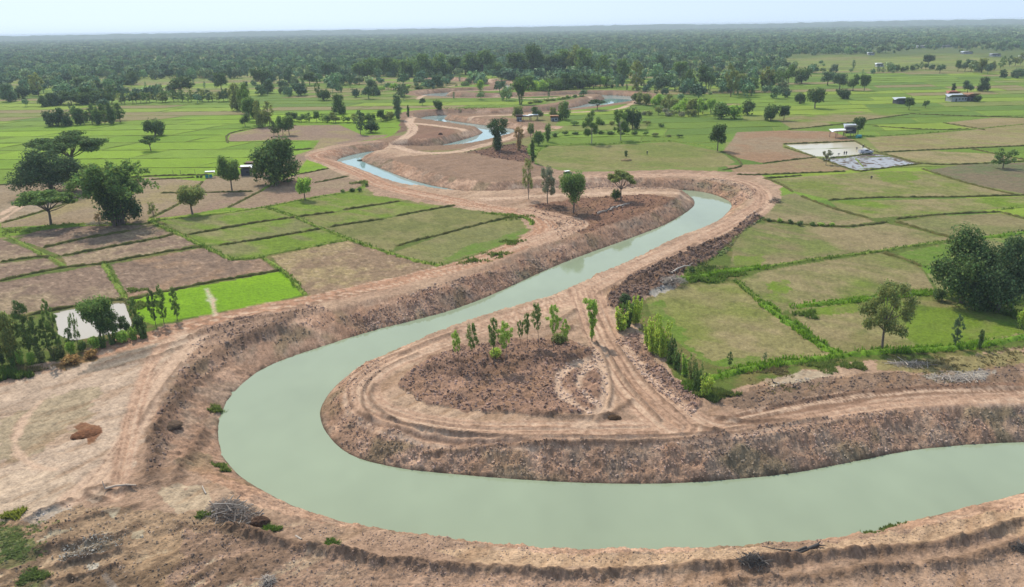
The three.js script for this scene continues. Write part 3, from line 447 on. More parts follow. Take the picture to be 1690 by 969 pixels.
function waterUv(g, t) { const p = g.attributes.position, u = new Float32Array(p.count * 2); for (let i = 0; i < p.count; i++) { u[2 * i] = p.getX(i) / t; u[2 * i + 1] = p.getZ(i) / t; } g.setAttribute('uv', new THREE.BufferAttribute(u, 2)); return g; }
{
  const upper = new THREE.MeshPhysicalMaterial({ map: silt, color: new THREE.Color(0.185, 0.275, 0.265), roughness: 0.03, ior: 1.33 }); upper.name = 'clearer_water';  // bluish sky reflection put into the base colour of the upstream water
  const nearest = (chain, px, py) => { const q = G(px, py, WL); let b = 0; chain.forEach((p, i) => { if (Math.hypot(p[0] - q[0], p[1] - q[1]) < Math.hypot(chain[b][0] - q[0], chain[b][1] - q[1])) b = i; }); return b; };
  const ia = nearest(sideA, 950, 313), ib = nearest(sideB, 950, 320), o1 = [...sideA.slice(0, ia + 1), ...sideB.slice(0, ib + 1).reverse()], o2 = [...sideA.slice(ia), ...sideB.slice(ib).reverse()];
  const by = p => grow(p, area2(p) > 0 ? 0.7 : -0.7);
  tag(put('canal_water', waterUv(sheet(by(o1), WL), 5), waterMat), 'pale green silty canal water winding through the foreground', null, null, 'structure');
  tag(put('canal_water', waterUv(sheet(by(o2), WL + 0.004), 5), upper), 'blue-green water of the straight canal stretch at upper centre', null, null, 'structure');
  const strip = [], ix = [];
  farL.forEach((p, i) => { const q = farR[i], e = 0.06; strip.push(mix(p[0], q[0], -e), WL, mix(p[1], q[1], -e), mix(p[0], q[0], 1 + e), WL, mix(p[1], q[1], 1 + e)); if (i) ix.push(2 * i - 2, 2 * i - 1, 2 * i, 2 * i, 2 * i - 1, 2 * i + 1); });
  const g = new THREE.BufferGeometry(); g.setAttribute('position', new THREE.Float32BufferAttribute(strip, 3)); g.setIndex(ix); g.computeVertexNormals();
  if (g.attributes.normal.getY(0) < 0) { g.setIndex(ix.map((v, i) => ix[i - i % 3 + 2 - i % 3])); g.computeVertexNormals(); }
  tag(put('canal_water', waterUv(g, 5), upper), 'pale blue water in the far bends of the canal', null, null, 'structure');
  const milkyMat = new THREE.MeshPhysicalMaterial({ color: color(204, 190, 160), roughness: 0.18, ior: 1.33 }), mudMat = new THREE.MeshPhysicalMaterial({ color: color(150, 140, 132), roughness: 0.12, ior: 1.33 }), whiteMat = new THREE.MeshPhysicalMaterial({ color: color(160, 150, 140), roughness: 0.45, ior: 1.33 });
  tag(put('pond_water', sheet(milky.p, -0.14), milkyMat), 'milky shallow water in the pale square pond by the farm hut', null, null, 'structure');
  tag(put('pond_water', sheet(flooded.p, -0.12), mudMat), 'grey water standing among clods in the flooded plot', null, null, 'structure');
  tag(put('pond_water', sheet(whitePond.p, -0.12), whiteMat), 'whitish shallow water in the pond behind the left trees', null, null, 'structure');
}
// ------------------------------------------------------------------ bunds between the paddies
const bundMat = new THREE.MeshPhysicalMaterial({ specularIntensity: 0.2, vertexColors: true, roughness: 1, map: grassTone }); bundMat.name = 'bund_grass';
function ribbon(p, w, hgt, c, seed, P, C, I) {                     // an earth ridge with an uneven crest, resting on the ground
  const r = rng(seed), L = new Line(p), n = p.length, b0 = P.length / 3, nc = 5;
  for (let i = 0; i < n; i++) {
    const a = p[Math.max(i - 1, 0)], b = p[Math.min(i + 1, n - 1)], l = Math.hypot(b[0] - a[0], b[1] - a[1]) || 1, nx = -(b[1] - a[1]) / l, nz = (b[0] - a[0]) / l;
    const e = i === 0 || i === n - 1 ? 0.3 : 1, ww = w * (0.8 + 0.5 * r()), hh = hgt * (0.65 + 0.7 * r()) * e;
    for (let k = 0; k < nc; k++) {
      const f = (k / (nc - 1) - 0.5) * 2, x = p[i][0] + nx * f * ww * 0.5 + (r() - 0.5) * 0.12 * w, z = p[i][1] + nz * f * ww * 0.5 + (r() - 0.5) * 0.12 * w;
      P.push(x, gy(x, z) + (1 - Math.abs(f) ** 1.7) * hh - 0.10, z); const q = 0.75 + 0.5 * r(), t = r() * 0.25; C.push(c[0] * q * (1 + t), c[1] * q, c[2] * q);
    }
    if (i) for (let k = 0; k < nc - 1; k++) { const u = b0 + (i - 1) * nc + k, v = u + nc; I.push(u, u + 1, v, v, u + 1, v + 1); }
  }
}
const gy = (x, z) => ground(x, z);
function resample(p, step) { const L = [p[0]]; for (let i = 1; i < p.length; i++) { const d = Math.hypot(p[i][0] - p[i - 1][0], p[i][1] - p[i - 1][1]), n = Math.max(1, Math.round(d / step)); for (let k = 1; k <= n; k++) L.push([mix(p[i - 1][0], p[i][0], k / n), mix(p[i - 1][1], p[i][1], k / n)]); } return L; }
function ribbonGeo(lists, w, h, c, seed) {
  const P = [], C = [], I = []; lists.forEach((l, i) => ribbon(l, w, h, c, seed + i * 7, P, C, I));
  const g = new THREE.BufferGeometry(); g.setAttribute('position', new THREE.Float32BufferAttribute(P, 3)); g.setAttribute('color', new THREE.Float32BufferAttribute(C, 3)); g.setAttribute('uv', new THREE.Float32BufferAttribute(P.flatMap((v, i) => i % 3 === 1 ? [] : [v / 3]), 2)); g.setIndex(I); g.computeVertexNormals();
  if (g.attributes.normal.getY(2) < 0) { g.setIndex(I.map((v, i) => I[i - i % 3 + 2 - i % 3])); g.computeVertexNormals(); }
  return g;
}
const tufts = [];                                                  // [x, y, z, scale, height, tone]
const DARKG = rgb(76, 88, 42), LUSH = rgb(108, 146, 48), MIDG = rgb(126, 150, 66), DRYG = rgb(150, 138, 92);
const tr = rng(5);
// kind d: low dark bund, g: green weedy bund, l: lush tall grass
const bunds = [
  ['d', 0, 369, 44, 357, 116, 333, 170, 301], ['g', 0, 378, 39, 378, 110, 371, 146, 370, 200, 368], ['g', 3, 388, 26, 397, 64, 417, 88, 428, 108, 441], ['d', 70, 409, 129, 395.5, 180, 387, 215, 380], ['d', 100, 423, 180, 408, 266, 392, 284, 386],
  ['d', -60, 478, 0, 463.5, 77, 447, 108, 441, 144, 438, 180, 433, 258, 418.5, 334, 407], ['d', 0, 433, 64, 424, 85, 426], ['g', 170, 436, 188, 464, 207, 494], ['g', 248, 366, 297, 388, 332, 405, 382, 429], ['g', 382, 429, 430, 425, 446, 420, 500, 410, 573, 396],
  ['g', 435, 426, 466, 446, 484, 465, 505, 489], ['d', 207, 496, 290, 478, 340, 467, 425, 453, 466, 446], ['d', 40, 522, 112, 508, 205, 495.5, 222, 532], ['g', 250, 364, 310, 359, 369, 352, 430, 343, 505, 329, 585, 315, 606, 303],
  ['g', 440, 343, 490, 360, 528, 377, 572, 393, 612, 408, 644, 418, 699, 434, 726, 441], ['d', 309, 388, 371, 377, 430, 366.5, 487, 359, 500, 357, 553, 350], ['d', 564, 346.5, 610, 340, 662, 332], ['d', 360, 405, 430, 395, 529, 378], ['d', 544, 375, 590, 368, 634, 361.5], ['d', 652, 357, 700, 348, 752, 339],
  ['d', 654, 406, 690, 396, 729, 387, 794, 369.5, 848, 357.5], ['g', 800, 352, 845, 356, 872, 362, 878, 372], ['d', 266, 319, 340, 318, 418, 316.5], ['d', 335, 299, 297, 335, 248, 360], ['d', 432, 315, 376, 343], ['d', 492, 288, 544, 280.5], ['d', 518, 302, 577, 293.5], ['d', -30, 310, 30, 303, 130, 299, 250, 291, 345, 289], ['d', 248, 297, 322, 293], ['d', 430, 251, 470, 249, 515, 248],
  // right side
  ['l', 1124, 464, 1170, 455, 1214, 447, 1262, 442], ['g', 1260, 442, 1312, 433, 1363, 426, 1451, 415.5, 1492, 408, 1551, 401, 1588, 396], ['d', 1456, 417, 1479, 424, 1508, 434, 1522, 441], ['d', 1255, 366, 1291, 369.5, 1337, 372, 1397, 374.5, 1446, 369.5, 1464, 367], ['d', 1479, 366, 1508, 375, 1539, 384, 1578, 396], ['d', 1479, 361.5, 1544, 355, 1624, 351, 1655, 350], ['g', 1650, 346, 1690, 342, 1760, 338], ['d', 1655, 351, 1690, 361, 1740, 372],
  ['d', 1322, 325, 1350, 335, 1384, 347, 1433, 360], ['d', 1366, 330.5, 1466, 326, 1570, 325.5, 1680, 322.5, 1760, 320], ['d', 1260, 294, 1286, 304, 1308, 318], ['d', 1215, 289, 1260, 288.5, 1324, 286, 1396, 283], ['d', 1258, 270, 1300, 265, 1348, 259.5], ['d', 1352, 261, 1410, 281.5, 1438, 280.5, 1522, 270], ['d', 1370, 261, 1402, 258, 1440, 253.5], ['d', 1412, 233, 1446, 251, 1474, 258, 1522, 270, 1585, 271.5, 1690, 266.5, 1760, 263], ['d', 1446, 252, 1533, 248, 1690, 241, 1760, 238], ['d', 1603, 246, 1642, 254, 1690, 263.5], ['d', 1522, 279, 1595, 302.5, 1680, 322.5], ['d', 1262, 295, 1324, 290], ['d', 1292, 238, 1412, 233], ['d', 1294, 243, 1345, 259],
  ['g', 1215, 464, 1240, 486, 1262, 502], ['l', 1258, 500, 1286, 522, 1324, 548, 1353, 569, 1384, 586], ['l', 1150, 630, 1180, 624, 1220, 613, 1260, 605, 1324, 597, 1384, 589, 1420, 584], ['l', 1420, 584, 1466, 580.5, 1518, 579, 1570, 576, 1621, 569, 1690, 557, 1760, 548], ['l', 1314, 507, 1363, 501, 1428, 495.5, 1492, 487, 1546, 484.5], ['l', 1588, 396, 1640, 391, 1690, 385, 1750, 378], ['g', 1545, 484, 1580, 488], ['g', 880, 262, 905, 240, 1000, 238, 1110, 233, 1180, 246], ['d', 1190, 250, 1216, 262, 1222, 275, 1190, 281], ['g', 1425, 226, 1500, 222, 1600, 214, 1690, 205], ['d', 1440, 208, 1530, 214, 1600, 213], ['d', 1556, 203, 1600, 210, 1626, 215], ['d', 1500, 188, 1600, 192, 1690, 194],
  ['g', 905, 227, 980, 221, 1060, 224, 1120, 229], ['g', 905, 214, 960, 217, 1000, 219], ['d', 1300, 214, 1380, 206, 1440, 197, 1500, 189], ['d', 376, 236, 378, 221, 430, 211, 490, 207],
];
bunds.forEach(([k, ...a], i) => {
  const p = resample(curve(pairs(a), 3), 0.8), near = Math.hypot(...p[p.length >> 1]) < 210;
  const [w, h, c, n, ts, th] = k === 'd' ? [1.1, 0.55, mixed(DARKG, DRYG, 0.2), near ? 1.5 : 0.5, 0.45, 0.45] : k === 'g' ? [1.2, 0.42, MIDG, near ? 3.4 : 1.2, 0.55, 0.6] : [2.0, 0.5, LUSH, near ? 11 : 3, 0.7, 0.75];
  tag(put('paddy_bund', ribbonGeo([p], w, h, c, i * 31 + 3), bundMat), null, null, null, 'structure');
  for (const q of p) for (let m = n * clamp(0.75 + 1.5 * noise(q[0] * 0.11, q[1] * 0.11), 0.1, 1.5); m > 0; m--) if (m >= 1 || tr() < m) {
    const x = q[0] + (tr() - 0.5) * w * 1.2, z = q[1] + (tr() - 0.5) * w * 1.2, t = tr();
    tufts.push([x, gy(x, z) + 0.1, z, ts * (0.5 + tr()), th * (0.45 + 0.8 * tr()) * (1 + 0.9 * noise(x * 0.2, z * 0.2)), k === 'l' ? mixed(LUSH, rgb(150, 190, 50), t) : k === 'g' ? mixed(MIDG, LUSH, t * 0.7) : mixed(DARKG, MIDG, t)]);
  }
});
function mixed(a, b, t) { return [mix(a[0], b[0], t), mix(a[1], b[1], t), mix(a[2], b[2], t)]; }
{                                                                  // the grid of bunds in the distant paddies
  const lists = [], open = (x, z) => Math.abs(x) < -z * 0.78 && !works.has(x, z) && canalDist(x, z) > 12 && !fields.some(f => f.area.has(x, z)) && Math.hypot(x, z) > 236;
  for (const side of [-1, 1]) {
    const a = side < 0 ? 0.06 : -0.05, ca = Math.cos(a), sa = Math.sin(a), X = (u, v) => [u * ca - v * sa, u * sa + v * ca];
    for (let j = -50; j < -9; j++) {
      const v = j * 24, far = v < -700; let run = [];
      for (let u = -900; u <= 900; u += far ? 12 : 4) { const [x, z] = X(u, v + 0.8 * Math.sin(u * 0.02 + j)); if (x * side > 0 && open(x, z)) run.push([x, z]); else { if (run.length > 2) lists.push(run); run = []; } }
      if (run.length > 2) lists.push(run);
      const w = 48 + 30 * hash(j, 3), o = 90 * hash(j, 5);
      if (!far) for (let i = -14; i < 15; i++) { run = []; for (let t = 0; t <= 1; t += 0.2) { const [x, z] = X(i * w - o - t * 8, v + t * 24); if (x * side > 0 && open(x, z)) run.push([x, z]); } if (run.length > 3) lists.push(run); }
    }
  }
  tag(put('distant_bund', ribbonGeo(lists, 0.85, 0.34, mixed(MIDG, DARKG, 0.15), 911), bundMat), 'thin dark grassy bunds dividing the distant rice fields', null, null, 'structure');
}
// patches of grass: [px, py, radius in metres, count, tone, height]
for (const [px, py, r, n, c, h] of [[22, 882, 3.0, 260, rgb(140, 158, 84), 0.14], [20, 912, 2.6, 240, rgb(128, 152, 78), 0.16], [52, 952, 1.2, 160, rgb(116, 142, 68), 0.35], [24, 852, 0.9, 120, rgb(160, 170, 60), 0.6], [14, 622, 2.6, 420, rgb(96, 132, 48), 1.0], [40, 612, 2.2, 160, DRYG, 0.6], [360, 678, 1.1, 110, MIDG, 0.5], [364, 770, 0.9, 90, MIDG, 0.4], [372, 776, 0.5, 50, MIDG, 0.4], [448, 874, 0.7, 90, LUSH, 0.35], [548, 897, 0.6, 70, LUSH, 0.3], [335, 851, 0.6, 70, MIDG, 0.4], [1470, 868, 1.2, 60, MIDG, 0.3], [1440, 877, 1.0, 40, MIDG, 0.3],
  [1172, 655, 1.6, 260, MIDG, 0.7], [1195, 652, 1.6, 180, rgb(110, 130, 60), 0.6], [1145, 640, 1.6, 260, LUSH, 1.0], [1412, 606, 1.4, 160, MIDG, 0.6], [1280, 612, 2.6, 160, DRYG, 0.4], [1360, 604, 3, 200, MIDG, 0.5], [1190, 455, 4, 260, LUSH, 0.6], [1150, 462, 3, 220, LUSH, 0.8], [1170, 442, 3, 120, rgb(100, 130, 60), 0.5], [1040, 510, 1.6, 200, LUSH, 0.8], [1660, 500, 4, 200, LUSH, 0.7], [1680, 520, 3, 200, LUSH, 0.8], [820, 420, 3, 160, FRESH, 0.5], [780, 430, 3, 160, FRESH, 0.5], [845, 400, 2.5, 160, FRESH, 0.5], [850, 358, 4, 120, MIDG, 0.7], [596, 302, 2.5, 80, MIDG, 0.9], [770, 180, 18, 160, LUSH, 0.8], [690, 145, 40, 300, MIDG, 1.0], [20, 382, 5, 120, MIDG, 0.4], [1290, 640, 4, 60, DRYG, 0.3], [1660, 580, 6, 120, DRYG, 0.3], [1560, 600, 7, 200, DRYG, 0.3], [1330, 520, 2, 80, LUSH, 0.9], [235, 505, 2.5, 160, MIDG, 0.7], [222, 480, 2, 100, MIDG, 0.5]]) {
  const [X, Z] = at(px, py).filter((_, i) => i !== 1);
  for (let i = 0; i < n; i++) { const a = tr() * 6.283, q = r * Math.sqrt(tr()) * (0.7 + 0.5 * Math.sin(a * 3 + px)), x = X + Math.cos(a) * q * 1.3, z = Z + Math.sin(a) * q; tufts.push([x, gy(x, z), z, 0.35 + 0.5 * tr(), h * (0.5 + 0.8 * tr()), mixed(c, DRYG, tr() * 0.35)]); }
}
{
  const P = [], Nn = [], I = [], r = rng(9);
  for (let i = 0; i < 11; i++) { const a = r() * 6.283, q = r() * 0.35, x = Math.cos(a) * q, z = Math.sin(a) * q, b = r() * 6.283, l = 0.15 + 0.3 * r(), w = 0.06 + 0.05 * r(), k = P.length / 3, h = 0.55 + 0.45 * r(), tx = Math.cos(b) * w, tz = Math.sin(b) * w, lx = Math.cos(a + r()) * l, lz = Math.sin(a + r()) * l;
    P.push(x - tx, 0, z - tz, x + tx, 0, z + tz, x + lx * 0.4 + tx * 0.7, h * 0.65, z + lz * 0.4 + tz * 0.7, x + lx, h, z + lz); I.push(k, k + 1, k + 2, k, k + 2, k + 3); }
  const g = new THREE.BufferGeometry(); g.setAttribute('position', new THREE.Float32BufferAttribute(P, 3)); g.setIndex(I); g.computeVertexNormals();
  const m = new THREE.InstancedMesh(g, new THREE.MeshPhysicalMaterial({ color: 0xffffff, roughness: 1, transmission: 0.55, thickness: 0, specularIntensity: 0.2, side: THREE.DoubleSide }), tufts.length), o = new THREE.Object3D(), c = new THREE.Color();
  tufts.forEach(([x, y, z, s, h, t], i) => { o.position.set(x, y, z); o.rotation.set((tr() - 0.5) * 0.3, tr() * 6.283, 0); o.scale.set(s, h, s); o.updateMatrix(); m.setMatrixAt(i, o.matrix); c.setRGB(t[0], t[1], t[2]); m.setColorAt(i, c); });
  m.name = 'grass'; m.castShadow = m.receiveShadow = true; scene.add(m); tag(m, 'green grass growing along the paddy bunds and in patches on the bare earth', null, null, 'stuff');
  console.log('tufts', tufts.length);
}
// ------------------------------------------------------------------ clods of earth
{
  const r = rng(31), list = [];
  const scatter = (poly, n, s0, s1, c) => { const A = new Area(pairs(poly, 0.3)), b = A.b; let k = 0, tries = 0; while (k < n && tries++ < n * 40) { const x = mix(b[0], b[1], r()), z = mix(b[2], b[3], r()); if (!A.has(x, z) || canalDist(x, z) < 0.4) continue; if (noise(x * 0.5, z * 0.5) < -0.12 - 0.0 * s0 && r() < 0.7) continue; const y = terrain(x, z), s = 0.75 * (s0 + (s1 - s0) * r() ** 3.6); list.push([x, y, z, s, c ? mixed(c, col.slice(), r()) 
        : mixed([0, 0, 0], col.slice(), 0.85 + 0.4 * r())]); k++; } };
  scatter([655, 640, 700, 600, 755, 575, 850, 562, 930, 560, 985, 572, 1002, 610, 1002, 655, 985, 684, 930, 690, 800, 684, 700, 672], 5200, 0.06, 0.34);
  scatter([1245, 352, 1195, 393, 1120, 422, 1060, 450, 1010, 480, 1000, 505, 1040, 520, 1062, 490, 1110, 470, 1130, 448, 1200, 418, 1225, 385, 1262, 362], 4200, 0.09, 0.5);
  scatter([1010, 560, 1050, 545, 1080, 590, 1120, 628, 1160, 668, 1140, 690, 1080, 640], 1800, 0.06, 0.34);
  scatter([330, 540, 430, 522, 520, 505, 560, 520, 500, 545, 400, 575, 330, 620, 290, 690, 265, 790, 240, 790, 260, 690, 300, 610], 2600, 0.05, 0.28);
  scatter([560, 520, 800, 450, 930, 400, 950, 425, 850, 465, 740, 510, 600, 548], 4200, 0.06, 0.32);
  scatter([0, 862, 130, 830, 215, 850, 300, 850, 420, 885, 330, 969, 250, 1100, -200, 1100], 3400, 0.04, 0.2);
  scatter([300, 880, 420, 895, 560, 920, 800, 950, 1000, 960, 1300, 955, 1600, 930, 1760, 900, 1760, 1050, 300, 1050], 5200, 0.04, 0.17);
  scatter([400, 860, 700, 925, 1100, 935, 1500, 900, 1760, 830, 1760, 800, 1500, 868, 1100, 910, 700, 890], 3000, 0.03, 0.14);
  scatter([540, 725, 700, 785, 1000, 802, 1300, 785, 1500, 748, 1760, 730, 1760, 670, 1450, 680, 1100, 730, 700, 725, 560, 670], 5200, 0.05, 0.26);
  scatter([600, 580, 560, 620, 530, 680, 560, 690, 600, 650, 640, 600], 800, 0.05, 0.2);
  scatter([870, 340, 960, 326, 1070, 322, 1140, 335, 1130, 345, 1090, 365, 985, 400, 940, 410], 2600, 0.1, 0.36);
  scatter([1195, 668, 1240, 640, 1330, 625, 1440, 620, 1690, 605, 1690, 640, 1440, 650, 1230, 684], 2000, 0.04, 0.26);
  scatter([100, 905, 150, 890, 215, 872, 205, 905, 140, 925, 95, 925], 700, 0.05, 0.16, rgb(205, 196, 180));
  scatter([960, 296, 1200, 297, 1250, 315, 1240, 330, 1215, 330, 1190, 312, 960, 314], 1600, 0.12, 0.4);
  scatter([760, 250, 850, 236, 890, 245, 880, 268, 830, 262], 900, 0.12, 0.5);
  const g = new THREE.IcosahedronGeometry(1, 1), p = g.attributes.position; for (let i = 0; i < p.count; i++) { const x = p.getX(i), y = p.getY(i), z = p.getZ(i), k = 0.8 + 0.9 * noise(x * 2.1 + 9, y * 1.7 + z * 2.3); p.setXYZ(i, x * k * 1.15, y * k * 0.75, z * k); } g.computeVertexNormals();
  const m = new THREE.InstancedMesh(g, new THREE.MeshStandardMaterial({ roughness: 1 }), list.length), o = new THREE.Object3D(), c = new THREE.Color();
  list.forEach(([x, y, z, s, t], i) => { o.position.set(x, y + s * 0.25, z); o.rotation.set(r() * 6, r() * 6, r() * 6); o.scale.set(s * (0.7 + 0.7 * r()), s * (0.7 + 0.5 * r()), s * (0.7 + 0.7 * r())); o.updateMatrix(); m.setMatrixAt(i, o.matrix); c.setRGB(t[0], t[1], t[2]); m.setColorAt(i, c); });
  m.name = 'earth_clods'; m.castShadow = m.receiveShadow = true; scene.add(m); tag(m, 'lumps of dug earth lying over the banks and spoil heaps', null, null, 'stuff');
}
// ------------------------------------------------------------------ trees
const barkMat = new THREE.MeshStandardMaterial({ color: new THREE.Color(0.13, 0.10, 0.075), roughness: 1 }), paleBark = new THREE.MeshStandardMaterial({ color: new THREE.Color(0.30, 0.27, 0.22), roughness: 1 });
barkMat.name = 'bark'; paleBark.name = 'pale_bark';
const leafMat = {};
for (const [k, c] of Object.entries({ dark: [0.044, 0.070, 0.024], deep: [0.033, 0.054, 0.024], mid: [0.064, 0.102, 0.030], bright: [0.125, 0.195, 0.038], lime: [0.18, 0.235, 0.045], olive: [0.096, 0.115, 0.040], blue: [0.052, 0.082, 0.044], dry: [0.16, 0.115, 0.06], grey: [0.12, 0.125, 0.09], russet: [0.15, 0.095, 0.04] })) { leafMat[k] = new THREE.MeshPhysicalMaterial({ color: new THREE.Color(c[0] * 2.25, c[1] * 2.15, c[2] * 1.75), vertexColors: true, roughness: 1, transmission: k === 'bright' || k === 'lime' || k === 'mid' || k === 'olive' ? 0.5 : 0.3, thickness: 0, specularIntensity: 0.25, side: THREE.DoubleSide }); leafMat[k].name = k + '_leaves'; }
function limbGeo(list) {                                           // tapered, slightly bent limbs: [[x,y,z],[x,y,z], r0, r1]
  const P = [], I = [], sides = 6;
  for (const [a, b, r0, r1] of list) {
    const A = new THREE.Vector3(...a), B = new THREE.Vector3(...b), d = B.clone().sub(A), n = new THREE.Vector3(1, 0.3, 0.2).cross(d).normalize(), m = d.clone().cross(n).normalize(), bend = n.clone().multiplyScalar(d.length() * 0.06);
    const k0 = P.length / 3;
    for (let s = 0; s <= 3; s++) { const t = s / 3, q = A.clone().lerp(B, t).addScaledVector(bend, Math.sin(t * Math.PI)), r = mix(r0, r1, t); for (let i = 0; i < sides; i++) { const f = i / sides * 6.283; P.push(q.x + (n.x * Math.cos(f) + m.x * Math.sin(f)) * r, q.y + (n.y * Math.cos(f) + m.y * Math.sin(f)) * r, q.z + (n.z * Math.cos(f) + m.z * Math.sin(f)) * r); } }
    for (let s = 0; s < 3; s++) for (let i = 0; i < sides; i++) { const u = k0 + s * sides + i, v = k0 + s * sides + (i + 1) % sides; I.push(u, v, u + sides, v, v + sides, u + sides); }
  }
  const g = new THREE.BufferGeometry(); g.setAttribute('position', new THREE.Float32BufferAttribute(P, 3)); g.setIndex(I); g.computeVertexNormals(); return g;
}
function crownGeo(r, lobes, n, leaf) {
  const P = [], C = [], I = [], wts = lobes.map(l => (l[3] * l[4] * l[5]) ** 0.62); const sum = wts.reduce((a, b) => a + b, 0);
  const nrm = new THREE.Vector3(), t = new THREE.Vector3(), b = new THREE.Vector3();
  for (let i = 0; i < n; i++) {
    let q = r() * sum, k = 0; while (q > wts[k] && k < lobes.length - 1) q -= wts[k++];
    const L = lobes[k], u = r() * 2 - 1, f = r() * 6.283, s = Math.sqrt(1 - u * u), rad = 0.40 + 0.85 * r() ** 1.2, dx = s * Math.cos(f), dz = s * Math.sin(f);
    const x = L[0] + dx * L[3] * rad, y = Math.max(0.01, L[1] + u * L[4] * rad), z = L[2] + dz * L[5] * rad;
    nrm.set(dx * 0.5 + (r() - 0.5) * 1.5, u * 0.5 + 0.25 + (r() - 0.5) * 1.3, dz * 0.5 + (r() - 0.5) * 1.5).normalize(); t.set(r() - 0.5, r() - 0.5, r() - 0.5).cross(nrm).normalize(); b.copy(nrm).cross(t);
    const e = leaf * (0.55 + 0.9 * r()), w = e * (0.45 + 0.3 * r()), v = P.length / 3;
    P.push(x - t.x * e, y - t.y * e, z - t.z * e, x + b.x * w + nrm.x * w * 0.4, y + b.y * w + nrm.y * w * 0.4, z + b.z * w + nrm.z * w * 0.4, x + t.x * e, y + t.y * e, z + t.z * e, x - b.x * w + nrm.x * w * 0.4, y - b.y * w + nrm.y * w * 0.4, z - b.z * w + nrm.z * w * 0.4);
    const g = 0.55 + 0.95 * r(), hue = (r() - 0.5) * 0.35; for (let m = 0; m < 4; m++) C.push(g * (1 + hue), g, g * (1 - hue * 0.6));
    I.push(v, v + 1, v + 2, v, v + 2, v + 3);
  }
  const g = new THREE.BufferGeometry(); g.setAttribute('position', new THREE.Float32BufferAttribute(P, 3)); g.setAttribute('color', new THREE.Float32BufferAttribute(C, 3)); g.setIndex(I); g.computeVertexNormals(); return g;
}
